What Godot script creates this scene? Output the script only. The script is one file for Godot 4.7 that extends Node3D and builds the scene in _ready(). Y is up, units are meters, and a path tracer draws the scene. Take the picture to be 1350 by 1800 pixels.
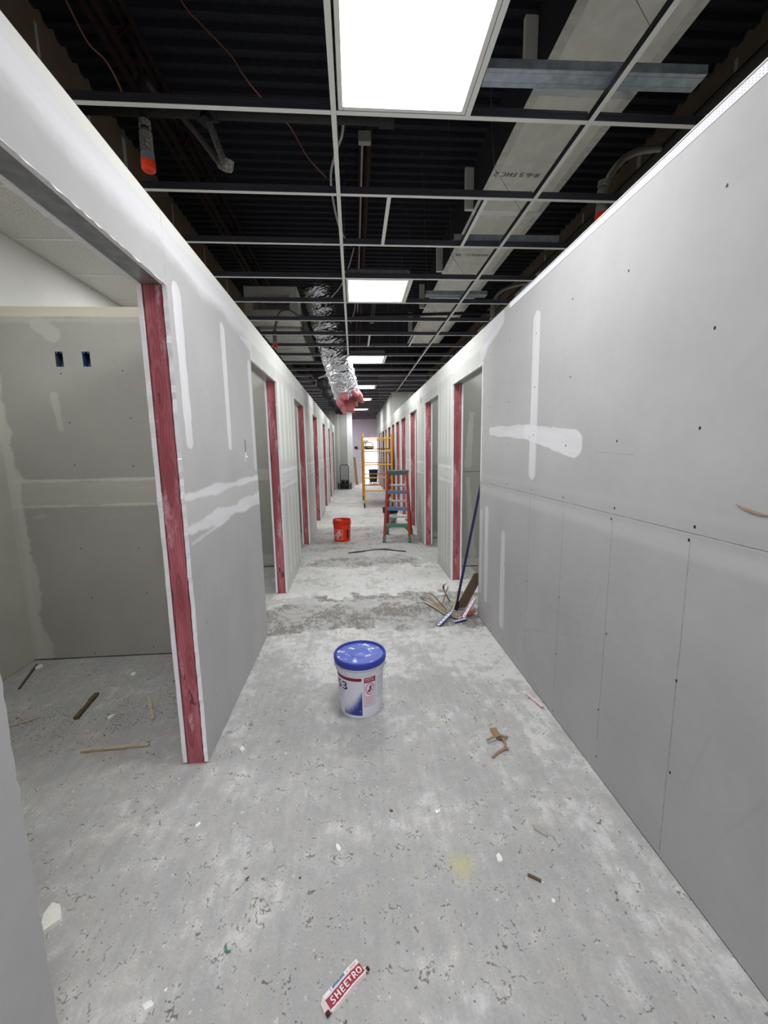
extends Node3D
# A corridor of an office fit-out under construction: drywall partitions with red door studs,
# an open ceiling grid under a dark roof deck, and tools standing along the dusty slab.

const XL := -0.75        # corridor face of the left partition
const XR := 1.08         # corridor face of the right partition
const HW := 2.47         # partition height
const HD := 2.185        # height of the door openings
const YG := 3.03         # ceiling grid
const YD := 4.95         # roof deck
const XSL := -2.4        # outer side wall, left
const XSR := 3.45        # outer side wall, right
const ZB := 3.0          # wall behind the camera
const ZE := -19.6        # end wall
const BT := 0.0185       # drywall thickness
const GRID0 := -2.145
const GRIDP := 0.6135

var M := {}
var rng := RandomNumberGenerator.new()
var wob := FastNoiseLite.new()

# ---------------------------------------------------------------- mesh helpers
class G:
	var st := SurfaceTool.new()
	func _init(smooth := false):
		st.begin(Mesh.PRIMITIVE_TRIANGLES)
		st.set_smooth_group(0 if smooth else -1)
	func smooth(on: bool):
		st.set_smooth_group(0 if on else -1)
		return self
	func tri(a: Vector3, b: Vector3, c: Vector3, out: Vector3, ua := Vector2.ZERO, ub := Vector2.ZERO, uc := Vector2.ZERO):
		if (b - a).cross(c - a).dot(out) > 0.0:
			st.set_uv(ua); st.add_vertex(a); st.set_uv(uc); st.add_vertex(c); st.set_uv(ub); st.add_vertex(b)
		else:
			st.set_uv(ua); st.add_vertex(a); st.set_uv(ub); st.add_vertex(b); st.set_uv(uc); st.add_vertex(c)
	func quad(a: Vector3, b: Vector3, c: Vector3, d: Vector3, out: Vector3, ua := Vector2.ZERO, ub := Vector2.ZERO, uc := Vector2.ZERO, ud := Vector2.ZERO):
		tri(a, b, c, out, ua, ub, uc)
		tri(a, c, d, out, ua, uc, ud)
	func box(c: Vector3, s: Vector3, ch := 0.0, bs := Basis.IDENTITY):
		var h := s * 0.5
		var p := func(ax: int, x: int, y: int, z: int) -> Vector3:
			var v := Vector3(x * (h.x - ch), y * (h.y - ch), z * (h.z - ch))
			v[ax] = [x, y, z][ax] * h[ax]
			return c + bs * v
		for ax in 3:
			for sg in [-1, 1]:
				var o := Vector3.ZERO
				o[ax] = sg
				var q := []
				for k in [[-1, -1], [1, -1], [1, 1], [-1, 1]]:
					var t := [0, 0, 0]
					t[ax] = sg; t[(ax + 1) % 3] = k[0]; t[(ax + 2) % 3] = k[1]
					q.append(p.call(ax, t[0], t[1], t[2]))
				quad(q[0], q[1], q[2], q[3], bs * o, Vector2(0, 1), Vector2(1, 1), Vector2(1, 0), Vector2(0, 0))
		if ch <= 0.0:
			return self
		for ax in 3:
			var b := (ax + 1) % 3
			var d := (ax + 2) % 3
			for sb in [-1, 1]:
				for sd in [-1, 1]:
					var t0 := [0, 0, 0]; var t1 := [0, 0, 0]
					t0[ax] = -1; t0[b] = sb; t0[d] = sd
					t1[ax] = 1; t1[b] = sb; t1[d] = sd
					var o := Vector3.ZERO
					o[b] = sb; o[d] = sd
					quad(p.call(b, t0[0], t0[1], t0[2]), p.call(b, t1[0], t1[1], t1[2]), p.call(d, t1[0], t1[1], t1[2]), p.call(d, t0[0], t0[1], t0[2]), bs * o)
		for x in [-1, 1]:
			for y in [-1, 1]:
				for z in [-1, 1]:
					tri(p.call(0, x, y, z), p.call(1, x, y, z), p.call(2, x, y, z), bs * Vector3(x, y, z))
		return self
	# box between two corners
	func bb(a: Vector3, b: Vector3, ch := 0.0):
		return box((a + b) * 0.5, (b - a).abs(), ch)
	# rectangular bar from a to b
	func bar(a: Vector3, b: Vector3, w: float, t: float, up := Vector3.UP, ch := 0.0):
		var f := (b - a).normalized()
		var r := f.cross(up)
		r = r.normalized() if r.length() > 0.01 else f.cross(Vector3.RIGHT).normalized()
		return box((a + b) * 0.5, Vector3(w, t, a.distance_to(b)), ch, Basis(r, r.cross(f).normalized(), -f))
	func tube(pts: Array, rad, n := 10, caps := true):
		smooth(true)
		var m := pts.size()
		var f: Vector3 = (pts[1] - pts[0]).normalized()
		var r := f.cross(Vector3.UP)
		if r.length() < 0.05:
			r = f.cross(Vector3.RIGHT)
		r = r.normalized()
		var rings := []
		for i in m:
			var g: Vector3 = (pts[mini(i + 1, m - 1)] - pts[maxi(i - 1, 0)]).normalized()
			r = (r - g * r.dot(g)).normalized()
			var s := g.cross(r)
			var ra: float = rad[i] if rad is Array else rad
			var ring := []
			for k in n:
				var a := TAU * k / n
				ring.append(pts[i] + (r * cos(a) + s * sin(a)) * ra)
			rings.append(ring)
		for i in m - 1:
			for k in n:
				var k2 := (k + 1) % n
				var o: Vector3 = rings[i][k] + rings[i][k2] + rings[i + 1][k] + rings[i + 1][k2] - 2.0 * pts[i] - 2.0 * pts[i + 1]
				quad(rings[i][k], rings[i][k2], rings[i + 1][k2], rings[i + 1][k], o, Vector2(float(k) / n, float(i) / m), Vector2(float(k + 1) / n, float(i) / m), Vector2(float(k + 1) / n, float(i + 1) / m), Vector2(float(k) / n, float(i + 1) / m))
		if caps:
			smooth(false)
			for e in [0, m - 1]:
				var o: Vector3 = pts[0] - pts[1] if e == 0 else pts[m - 1] - pts[m - 2]
				for k in n:
					tri(pts[e], rings[e][k], rings[e][(k + 1) % n], o)
		return self
	# profile of (radius, height) turned about a vertical axis through c
	func lathe(c: Vector3, prof: Array, n := 40, sharp := true):
		smooth(true)
		for i in prof.size() - 1:
			if sharp:
				st.set_smooth_group(i % 2 + 1)
			var a: Vector2 = prof[i]
			var b: Vector2 = prof[i + 1]
			for k in n:
				var t0 := TAU * k / n
				var t1 := TAU * (k + 1) / n
				var d0 := Vector3(sin(t0), 0, cos(t0))
				var d1 := Vector3(sin(t1), 0, cos(t1))
				var nn := Vector2(b.y - a.y, a.x - b.x)
				var o := (d0 + d1) * nn.x + Vector3.UP * nn.y * 2.0
				var p0 := c + d0 * a.x + Vector3.UP * a.y
				var p1 := c + d1 * a.x + Vector3.UP * a.y
				var p2 := c + d1 * b.x + Vector3.UP * b.y
				var p3 := c + d0 * b.x + Vector3.UP * b.y
				var sc := 0.5 / 0.17
				var u := func(p: Vector3) -> Vector2: return Vector2(0.5 + (p.x - c.x) * sc, 0.5 + (p.z - c.z) * sc)
				if a.x > 1e-5:
					tri(p0, p1, p2, o, u.call(p0), u.call(p1), u.call(p2))
				if b.x > 1e-5:
					tri(p0, p2, p3, o, u.call(p0), u.call(p2), u.call(p3))
		return self
	func done(mesh: ArrayMesh, m: Material) -> ArrayMesh:
		st.generate_normals()
		st.index()
		mesh = st.commit(mesh)
		mesh.surface_set_material(mesh.get_surface_count() - 1, m)
		return mesh

# one named MeshInstance3D from [[G, material], ...]
func obj(called: String, parts: Array, parent: Node = self) -> MeshInstance3D:
	var mesh := ArrayMesh.new()
	for p in parts:
		mesh = p[0].done(mesh, p[1])
	return inst(called, mesh, parent)

func inst(called: String, mesh: Mesh, parent: Node = self) -> MeshInstance3D:
	var o := MeshInstance3D.new()
	o.name = called
	o.mesh = mesh
	o.cast_shadow = GeometryInstance3D.SHADOW_CASTING_SETTING_ON
	parent.add_child(o, true)
	return o

var used := {}
func numbered(called: String) -> String:
	used[called] = used.get(called, -1) + 1
	return called if used[called] == 0 else "%s_%03d" % [called, used[called]]

func tag(o: Node, label: String, category: String, group := "") -> Node:
	o.set_meta("label", label)
	o.set_meta("category", category)
	if group:
		o.set_meta("group", group)
	return o

func thing(called: String, label: String, category: String, at := Vector3.ZERO, turn := 0.0, group := "") -> Node3D:
	var o := Node3D.new()
	o.name = numbered(called)
	add_child(o)
	o.position = at
	o.rotation.y = turn
	tag(o, label, category, group)
	return o

func setting(called: String, label: String, category: String) -> Node3D:
	var o := thing(called, label, category)
	o.set_meta("kind", "structure")
	return o

# ---------------------------------------------------------------- materials
func mat(c: Color, rough := 0.85, metal := 0.0, spec := 0.4) -> StandardMaterial3D:
	var m := StandardMaterial3D.new()
	m.albedo_color = c
	m.roughness = rough
	m.metallic = metal
	m.metallic_specular = spec
	return m

func c8(r: int, g: int, b: int) -> Color:
	return Color8(r, g, b)

func noise_tex(sd: int, freq: float, c0: Color, c1: Color, size := 256, oct := 4) -> NoiseTexture2D:
	var n := FastNoiseLite.new()
	n.seed = sd
	n.frequency = freq
	n.fractal_octaves = oct
	var g := Gradient.new()
	g.set_color(0, c0)
	g.set_color(1, c1)
	var t := NoiseTexture2D.new()
	t.width = size
	t.height = size
	t.seamless = true
	t.noise = n
	t.color_ramp = g
	return t

func mottled(sd: int, freq: float, c0: Color, c1: Color, scale := 1.0, rough := 0.85, metal := 0.0) -> StandardMaterial3D:
	var m := mat(Color.WHITE, rough, metal)
	m.albedo_texture = noise_tex(sd, freq, c0, c1)
	m.uv1_triplanar = true
	m.uv1_world_triplanar = true
	m.uv1_scale = Vector3.ONE * scale
	return m

func tex_mat(img: Image, rough := 0.85) -> StandardMaterial3D:
	var m := mat(Color.WHITE, rough)
	m.albedo_texture = ImageTexture.create_from_image(img)
	m.texture_repeat = false
	return m

# board paper: a flat grey with a faint mottle, drawn coarse and enlarged
func paper(w: float, h: float, ppm: float, c: Color, sd: int) -> Image:
	var n := FastNoiseLite.new()
	n.seed = sd
	n.frequency = 0.045
	n.fractal_octaves = 4
	var lw := maxi(int(w * ppm / 10.0), 8)
	var lh := maxi(int(h * ppm / 10.0), 8)
	var im := Image.create(lw, lh, false, Image.FORMAT_RGB8)
	for y in lh:
		for x in lw:
			var k := 1.0 + 0.035 * n.get_noise_2d(x, y) + 0.012 * n.get_noise_2d(x * 9.0, y * 9.0)
			im.set_pixel(x, y, Color(c.r * k, c.g * k, c.b * k))
	im.resize(int(w * ppm), int(h * ppm), Image.INTERPOLATE_CUBIC)
	return im

# a trowelled smear of joint compound from a to b (metres from the image's top left)
func smear(im: Image, ppm: float, a: Vector2, b: Vector2, w0: float, w1: float, feather: float, c: Color, op := 0.9, rough := 0.3):
	var wm := maxf(w0, w1) * (1.0 + rough) + feather
	var lo := (Vector2(minf(a.x, b.x), minf(a.y, b.y)) - Vector2.ONE * wm) * ppm
	var hi := (Vector2(maxf(a.x, b.x), maxf(a.y, b.y)) + Vector2.ONE * wm) * ppm
	var x0 := clampi(int(lo.x), 0, im.get_width())
	var x1 := clampi(int(hi.x) + 1, 0, im.get_width())
	var y0 := clampi(int(lo.y), 0, im.get_height())
	var y1 := clampi(int(hi.y) + 1, 0, im.get_height())
	var ab := b - a
	var l2 := maxf(ab.length_squared(), 1e-6)
	var dir := ab.normalized()
	for y in range(y0, y1):
		for x in range(x0, x1):
			var p := Vector2(x, y) / ppm
			var t := clampf((p - a).dot(ab) / l2, 0.0, 1.0)
			var q := p - a - ab * t
			var d := q.length()
			var s := dir.dot(p) * 9.0
			var cr := (dir.x * p.y - dir.y * p.x) * 60.0
			var w := lerpf(w0, w1, t)
			w *= 1.0 + rough * wob.get_noise_2d(s * 14.0, 50.0 + signf(cr) * 40.0) + 0.35 * rough * wob.get_noise_2d(p.x * 900.0, p.y * 900.0)
			var al := clampf((w - d) / feather, 0.0, 1.0) * op
			if al > 0.0:
				al *= 0.88 + 0.24 * wob.get_noise_2d(s * 5.0 + 200.0, cr * 8.0)
				im.set_pixel(x, y, im.get_pixel(x, y).lerp(c, clampf(al, 0.0, 1.0)))

func materials():
	wob.seed = 11
	wob.frequency = 0.02
	wob.fractal_octaves = 3
	M.paper = mat(c8(172, 171, 171), 0.9)
	M.paper_room = mottled(5, 0.01, c8(160, 159, 153), c8(168, 167, 161), 0.4, 0.9)
	M.gypsum = mottled(6, 0.06, c8(234, 233, 233), c8(250, 249, 249), 5.0, 0.95)
	M.compound = mottled(7, 0.02, c8(205, 206, 206), c8(224, 224, 224), 1.0, 0.9)
	M.galv = mottled(8, 0.03, c8(140, 144, 145), c8(178, 182, 183), 2.0, 0.36, 0.6)
	M.galv_blue = mottled(9, 0.03, c8(140, 150, 158), c8(184, 194, 202), 2.0, 0.4, 0.55)
	M.white_metal = mat(c8(226, 226, 220), 0.45)
	M.web = mat(c8(104, 106, 114), 0.42, 0.85)
	M.deck = mottled(10, 0.04, c8(30, 32, 40), c8(44, 46, 54), 1.5, 0.75, 0.0)
	M.oxide = mottled(12, 0.05, c8(42, 28, 27), c8(60, 36, 34), 2.0, 0.75)
	M.black_pipe = mottled(13, 0.05, c8(30, 29, 28), c8(52, 50, 47), 3.0, 0.55)
	M.dust_pipe = mottled(14, 0.06, c8(70, 68, 64), c8(190, 186, 176), 4.0, 0.7)
	M.flex_pipe = mottled(15, 0.06, c8(120, 118, 112), c8(180, 177, 168), 4.0, 0.45, 0.5)
	M.cap = mat(c8(226, 62, 24), 0.5)
	M.kraft = mottled(16, 0.015, c8(128, 108, 92), c8(150, 128, 110), 0.6, 0.95)
	M.duct = mottled(17, 0.02, c8(212, 210, 198), c8(234, 232, 222), 1.2, 0.5, 0.1)
	M.duct_black = mat(c8(38, 38, 42), 0.8)
	M.foil = mat(c8(225, 227, 232), 0.24, 0.95)
	M.pink = mottled(18, 0.05, c8(196, 112, 118), c8(226, 150, 152), 5.0, 0.95)
	M.black = mat(c8(26, 26, 28), 0.6)
	M.rubber = mat(c8(30, 30, 32), 0.8)
	M.tile = mottled(19, 0.12, c8(196, 194, 186), c8(232, 230, 224), 1.6, 0.95)
	M.white_wall = mottled(20, 0.01, c8(214, 214, 208), c8(224, 224, 219), 0.5, 0.8)
	M.cream = mottled(21, 0.012, c8(196, 194, 184), c8(212, 210, 200), 0.6, 0.85)
	M.mauve = mottled(22, 0.02, c8(212, 200, 214), c8(224, 212, 226), 0.7, 0.9)
	M.concrete = mottled(23, 0.02, c8(140, 139, 134), c8(178, 177, 171), 0.7, 0.9)
	M.copper_wire = mat(c8(168, 112, 98), 0.6)
	M.wire = mat(c8(150, 150, 150), 0.4, 0.7)
	M.grey_cable = mat(c8(170, 170, 168), 0.5)
	M.ink = mat(c8(60, 60, 62), 0.9)
	M.screw = mat(c8(22, 21, 22), 0.5)
	M.stud = stud_mat(31)
	M.stud2 = stud_mat(47)
	M.wood = mottled(24, 0.06, c8(166, 152, 126), c8(210, 200, 178), 9.0, 0.85)
	M.wood_dark = mottled(25, 0.06, c8(78, 64, 48), c8(120, 100, 78), 6.0, 0.85)
	M.chip = mottled(26, 0.05, c8(216, 216, 208), c8(238, 238, 232), 9.0, 0.95)
	M.card = mottled(27, 0.05, c8(126, 102, 80), c8(158, 132, 106), 8.0, 0.95)

# red-dyed lumber with grain, knots, dark edges and plaster smears; v runs up the stud
func stud_mat(sd: int) -> StandardMaterial3D:
	var w := 64
	var h := 1400
	var n := FastNoiseLite.new()
	n.seed = sd
	n.frequency = 0.01
	n.fractal_octaves = 4
	var im := Image.create(w, h, false, Image.FORMAT_RGB8)
	var knots := []
	var rg := RandomNumberGenerator.new()
	rg.seed = sd
	for i in 7:
		knots.append(Vector2(rg.randf_range(14, 50), rg.randf_range(40, h - 40)))
	knots.append(Vector2(30, h - 190))
	for y in h:
		for x in w:
			var wx: float = x + 8.0 * n.get_noise_2d(x * 0.6, y * 0.55)
			for k in knots:
				var dy: float = (y - k.y) / 70.0
				var dx: float = x - k.x
				wx += 16.0 * dx / (absf(dx) + 6.0) * exp(-dy * dy)
			var g := 0.5 + 0.5 * sin(wx * 0.62 + 2.0 * n.get_noise_2d(x * 0.3, y * 0.12 + 900.0))
			var tone := n.get_noise_2d(x * 0.8, y * 0.16 + 300.0)
			var deep := 0.0
			for k in knots:
				var kd := Vector2((x - k.x) / 9.0, (y - k.y) / 42.0).length()
				if kd < 2.6:
					g = lerpf(0.5 + 0.5 * sin(kd * 6.5), g, clampf(kd - 1.6, 0.0, 1.0))
					deep = maxf(deep, 0.5 * (1.0 - kd / 2.6))
			var c := Color8(202, 122, 128).lerp(Color8(150, 76, 84), clampf(0.36 * g + 0.34 + 1.0 * tone + deep, 0.0, 1.0))
			var e := minf(x, w - 1 - x) / float(w)
			if e < 0.07 + 0.05 * n.get_noise_2d(x * 0.1 + 50.0, y * 1.5):
				c = c.lerp(Color8(70, 34, 38), 0.55)
			var dirt := n.get_noise_2d(x * 0.9 + 700.0, y * 0.4)
			if dirt > 0.50:
				c = c.lerp(Color8(66, 30, 32), 0.5)
			var pl := n.get_noise_2d(x * 1.3 + 1500.0, y * 0.35) + 0.18 * n.get_noise_2d(x * 9.0, y * 6.0)
			if pl > 0.28:
				c = c.lerp(Color8(224, 200, 208), clampf((pl - 0.28) * 2.0, 0.0, 0.6))
			im.set_pixel(x, y, c)
	var m := tex_mat(im, 0.7)
	return m

# ---------------------------------------------------------------- drywall
# a sheet lying in a vertical plane: o lower corner at floor level, u along, n outward; faces take mapping v = 1 - y / HW
func sheet(parent: Node, o: Vector3, u: Vector3, w: float, y0: float, y1: float, n: Vector3, face: Material, ua: float, ub: float, ja := 0.0, jb := 0.0, jbot := 0.0, holes := [], vh := HW) -> MeshInstance3D:
	# holes: Rect2 in (distance along u, height), cut right through the sheet
	var f := G.new()
	var e := G.new()
	var rows := 44 if ja + jb > 0.0 else 1
	var up := Vector3.UP
	var back := -n * BT
	var ys := []
	for i in rows + 1:
		ys.append(lerpf(y0, y1, float(i) / rows))
	for h in holes:
		for y in [h.position.y, h.end.y]:
			ys.append(y)
	ys.sort()
	rows = ys.size() - 1
	var L := []
	var R := []
	for y in ys:
		var a := ja * (wob.get_noise_2d(y * 2600.0, o.z * 300.0 + o.x * 90.0) + 0.5 * wob.get_noise_2d(y * 9000.0, 7.0))
		var b := jb * (wob.get_noise_2d(y * 2600.0 + 500.0, o.z * 300.0 + o.x * 90.0) + 0.5 * wob.get_noise_2d(y * 9000.0, 77.0))
		L.append(a)
		R.append(w + b)
	var pt := func(s: float, y: float) -> Vector3: return o + u * s + up * y
	var tx := func(s: float, y: float) -> Vector2: return Vector2(lerpf(ua, ub, s / w), 1.0 - y / vh)
	for i in rows:
		var ya: float = ys[i]
		var yb: float = ys[i + 1]
		var cuts := []
		for h in holes:
			if (ya + yb) * 0.5 > h.position.y and (ya + yb) * 0.5 < h.end.y:
				cuts.append(h)
		cuts.sort_custom(func(p, q): return p.position.x < q.position.x)
		var sa: float = L[i]
		var sb: float = L[i + 1]
		for c in cuts + [null]:
			var ea: float = c.position.x if c != null else R[i]
			var eb: float = c.position.x if c != null else R[i + 1]
			f.quad(pt.call(sa, ya), pt.call(ea, ya), pt.call(eb, yb), pt.call(sb, yb), n, tx.call(sa, ya), tx.call(ea, ya), tx.call(eb, yb), tx.call(sb, yb))
			e.quad(pt.call(sa, ya) + back, pt.call(ea, ya) + back, pt.call(eb, yb) + back, pt.call(sb, yb) + back, -n)
			if c != null:
				sa = c.end.x
				sb = c.end.x
		e.quad(pt.call(L[i], ya), pt.call(L[i + 1], yb), pt.call(L[i + 1], yb) + back, pt.call(L[i], ya) + back, -u)
		e.quad(pt.call(R[i], ya), pt.call(R[i + 1], yb), pt.call(R[i + 1], yb) + back, pt.call(R[i], ya) + back, u)
	for h in holes:
		var c := [pt.call(h.position.x, h.position.y), pt.call(h.end.x, h.position.y), pt.call(h.end.x, h.end.y), pt.call(h.position.x, h.end.y)]
		var nn := [up, -u, -up, u]
		for k in 4:
			e.quad(c[k], c[(k + 1) % 4], c[(k + 1) % 4] + back, c[k] + back, nn[k])
	var l0: Vector3 = pt.call(L[0], y0)
	var r0: Vector3 = pt.call(R[0], y0)
	var l1: Vector3 = pt.call(L[rows], y1)
	var r1: Vector3 = pt.call(R[rows], y1)
	e.quad(l1, r1, r1 + back, l1 + back, up)
	if jbot > 0.0:
		var k := 40
		for i in k:
			var s0 := float(i) / k
			var s1 := float(i + 1) / k
			var b0 := up * (-jbot * absf(wob.get_noise_2d(s0 * 3000.0, 31.0) + 0.6 * wob.get_noise_2d(s0 * 9000.0, 3.0)))
			var b1 := up * (-jbot * absf(wob.get_noise_2d(s1 * 3000.0, 31.0) + 0.6 * wob.get_noise_2d(s1 * 9000.0, 3.0)))
			var p0: Vector3 = l0.lerp(r0, s0)
			var p1: Vector3 = l0.lerp(r0, s1)
			e.quad(p0, p1, p1 + b1, p0 + b0, n)
			e.quad(p0 + b0, p1 + b1, p1 + back, p0 + back, -up)
	else:
		e.quad(l0, r0, r0 + back, l0 + back, -up)
	return obj("drywall_sheet", [[f, face], [e, M.gypsum]], parent)

# the stretch of a corridor wall between z0 (near) and z1 (far): two sheets to the corridor, one to the room
func stretch(wall: Node3D, side: int, z0: float, z1: float, face: Material, tz0: float, tlen: float, jn: float, jf: float, gap := 0.0015, holes := []):
	var n := Vector3(-side, 0, 0)
	var x := XR if side > 0 else XL
	var u := Vector3(0, 0, -1)
	var ua := (tz0 - z0) / tlen
	var ub := (tz0 - z1) / tlen
	sheet(wall, Vector3(x, 0, z0), u, z0 - z1, 0.008, 1.218 - gap, n, face, ua, ub, jn, jf)
	sheet(wall, Vector3(x, 0, z0), u, z0 - z1, 1.218 + gap, HW, n, face, ua, ub, jn, jf, 0.0, holes)
	sheet(wall, Vector3(x + side * 0.12, 0, z0), u, z0 - z1, 0.008, HW, -n, M.paper_room, 0, 1, jn, jf)

func header(wall: Node3D, side: int, z0: float, z1: float, face: Material, tz0: float, tlen: float, jb: float):
	var n := Vector3(-side, 0, 0)
	var x := XR if side > 0 else XL
	var u := Vector3(0, 0, -1)
	sheet(wall, Vector3(x, 0, z0), u, z0 - z1, HD, HW, n, face, (tz0 - z0) / tlen, (tz0 - z1) / tlen, 0, 0, jb)
	sheet(wall, Vector3(x + side * 0.12, 0, z0), u, z0 - z1, HD, HW, -n, M.paper_room, 0, 1, 0, 0, jb)
	var g := G.new()
	var xm := x + side * 0.06
	g.bb(Vector3(xm - 0.041, HD + 0.004, z0), Vector3(xm + 0.041, HD + 0.007, z1))
	for s in [-1, 1]:
		g.bb(Vector3(xm + s * 0.0395, HD + 0.004, z0), Vector3(xm + s * 0.0410, HD + 0.05, z1))
	obj("header_track", [[g, M.galv]], wall)

func jamb(wall: Node3D, side: int, z: float, dir: float, top: float, m: Material):
	# dir: which way the wall runs from this jamb (+1 towards the camera, -1 away)
	var xm := (XR if side > 0 else XL) + side * 0.06
	var g := G.new()
	var za := z + dir * 0.004
	var zb := z + dir * 0.042
	var x0 := xm - 0.0405
	var x1 := xm + 0.0405
	var dx := Vector3(0, 0, -dir)
	g.quad(Vector3(x0, 0, za), Vector3(x1, 0, za), Vector3(x1, top, za), Vector3(x0, top, za), dx, Vector2(0, 1), Vector2(1, 1), Vector2(1, 0), Vector2(0, 0))
	g.quad(Vector3(x0, 0, zb), Vector3(x1, 0, zb), Vector3(x1, top, zb), Vector3(x0, top, zb), -dx, Vector2(0, 1), Vector2(1, 1), Vector2(1, 0), Vector2(0, 0))
	for e in [[x0, -1], [x1, 1]]:
		g.quad(Vector3(e[0], 0, za), Vector3(e[0], 0, zb), Vector3(e[0], top, zb), Vector3(e[0], top, za), Vector3(e[1], 0, 0), Vector2(0.3, 1), Vector2(0.6, 1), Vector2(0.6, 0), Vector2(0.3, 0))
	g.quad(Vector3(x0, top, za), Vector3(x1, top, za), Vector3(x1, top, zb), Vector3(x0, top, zb), Vector3.UP)
	g.quad(Vector3(x0, 0, za), Vector3(x1, 0, za), Vector3(x1, 0, zb), Vector3(x0, 0, zb), Vector3.DOWN)
	obj("door_stud", [[g, m]], wall)

func screws(parent: Node, pts: Array, n: Vector3, r := 0.0045):
	var g := G.new()
	var u := n.cross(Vector3.UP).normalized()
	for p in pts:
		var k := 8
		for i in k:
			var a0 := TAU * i / k
			var a1 := TAU * (i + 1) / k
			g.tri(p + n * 0.0006, p + n * 0.0004 + (u * cos(a0) + Vector3.UP * sin(a0) * 1.3) * r, p + n * 0.0004 + (u * cos(a1) + Vector3.UP * sin(a1) * 1.3) * r, n)
	var o := obj("screw_head", [[g, M.screw]], parent)
	o.set_meta("kind", "stuff")

const DOORS_L := [[-0.857, -1.87], [-3.27, -4.30], [-5.52, -6.63], [-7.90, -8.95], [-10.35, -11.40], [-12.65, -13.69], [-15.03, -16.10]]
const DOORS_R := [[-3.49, -4.53], [-5.31, -6.33], [-7.13, -8.03], [-8.65, -9.52], [-9.86, -10.73], [-11.08, -11.85], [-12.27, -13.20], [-13.61, -14.49], [-14.82, -15.80], [-16.03, -16.88], [-17.20, -18.04]]
const ROOM_LIGHT_L := [-1.838, -4.292, -6.746, -9.2, -11.654, -14.108]
const ROOM_LIGHT_R := [-1.0, -4.292, -5.906, -7.36, -8.587, -9.814]
const LIGHT_Z := [0.63, -1.838, -4.292, -7.36, -10.43, -12.88, -15.95]

func _ready():
	# camera: level with a standing person's chest, a wide lens tipped a little down
	var cam := Camera3D.new()
	cam.name = "camera"
	add_child(cam)
	cam.transform = Transform3D(Basis(Vector3(0.99728, -0.01599, 0.07197), Vector3(0.02647, 0.98877, -0.14706), Vector3(-0.06881, 0.14857, 0.98651)).orthonormalized(), Vector3(0, 1.5, 0))
	cam.fov = 102.365
	cam.near = 0.02
	cam.far = 100.0
	cam.current = true
	var env := Environment.new()
	env.background_mode = Environment.BG_COLOR
	env.background_color = Color(0.93, 0.92, 1.0)
	env.background_energy_multiplier = 5.0
	env.tonemap_mode = Environment.TONE_MAPPER_LINEAR
	env.tonemap_exposure = 1.0
	env.sdfgi_enabled = true
	env.ssao_enabled = true
	env.ssil_enabled = true
	var we := WorldEnvironment.new()
	we.name = "world"
	we.environment = env
	add_child(we)
	rng.seed = 20
	materials()
	lights()
	floors()
	shell()
	walls_corridor()
	partitions()
	ceiling_grid()
	overhead()
	floor_things()

# ---------------------------------------------------------------- light
const PANEL_ENERGY := 3.3
const ROOM_ENERGY := 1.7
func lights():
	var glow := mat(Color.WHITE, 0.6)
	glow.emission_enabled = true
	glow.emission = Color(0.96, 0.985, 1.0)
	glow.emission_energy_multiplier = 1.6
	# the corridor's panels, one in each room, and two added for the end wall, all of one make
	var n_corr := LIGHT_Z.size()
	var spots := []
	for z in LIGHT_Z:
		spots.append(Vector2(0.262, z))
	for z in ROOM_LIGHT_L:
		spots.append(Vector2(-1.56, z))
	for z in ROOM_LIGHT_R:
		spots.append(Vector2(2.04, z))
	spots.append(Vector2(-0.80, -18.2))  # this panel and the next are added behind the cross wall to brighten the end wall
	spots.append(Vector2(-1.60, -18.2))
	for i in spots.size():
		var z: float = spots[i].y
		var l: String = "unseen square ceiling panel lighting the spaces behind the partitions and the end wall" if i >= n_corr else [
			"lit square ceiling panel over the doorway of the tile ceilinged room",
			"large lit square ceiling panel beside the lettered duct, above the lidded bucket", "lit square ceiling panel between the lettered duct and the grey plenum box",
			"lit square ceiling panel directly behind the hanging silver flexible duct", "small lit ceiling panel where the right wall rises to the grid",
			"small lit ceiling panel over the yellow scaffold", "farthest small lit ceiling panel in front of the mauve end wall"][i]
		var t := thing("ceiling_light", l, "light", Vector3(spots[i].x, YG, z), 0.0, "lit square ceiling panels" if i < n_corr else "room ceiling panels")
		var f := G.new()
		var h := 0.292
		for s in [-1, 1]:
			f.box(Vector3(s * (h - 0.011), 0.006, 0), Vector3(0.022, 0.012, h * 2.0), 0.002)
			f.box(Vector3(0, 0.006, s * (h - 0.011)), Vector3(h * 2.0 - 0.044, 0.012, 0.022), 0.002)
		obj("frame", [[f, M.white_metal]], t)
		var d := G.new()
		d.box(Vector3(0, 0.012, 0), Vector3(h * 2.0 - 0.044, 0.006, h * 2.0 - 0.044))
		obj("diffuser", [[d, glow]], t)
		var b := G.new()
		b.box(Vector3(0, 0.055, 0), Vector3(h * 2.0 - 0.01, 0.08, h * 2.0 - 0.01), 0.01)
		obj("housing", [[b, M.galv]], t)
		var a := AreaLight3D.new()
		a.name = "lamp"
		a.area_size = Vector2(0.535, 0.535)
		a.light_color = Color(0.995, 0.997, 1.0)
		a.light_energy = PANEL_ENERGY if i < n_corr else ROOM_ENERGY
		a.shadow_enabled = true
		a.area_range = 30.0
		a.rotation.x = -PI / 2
		a.position = Vector3(0, 0.007, 0)
		t.add_child(a)

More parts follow.
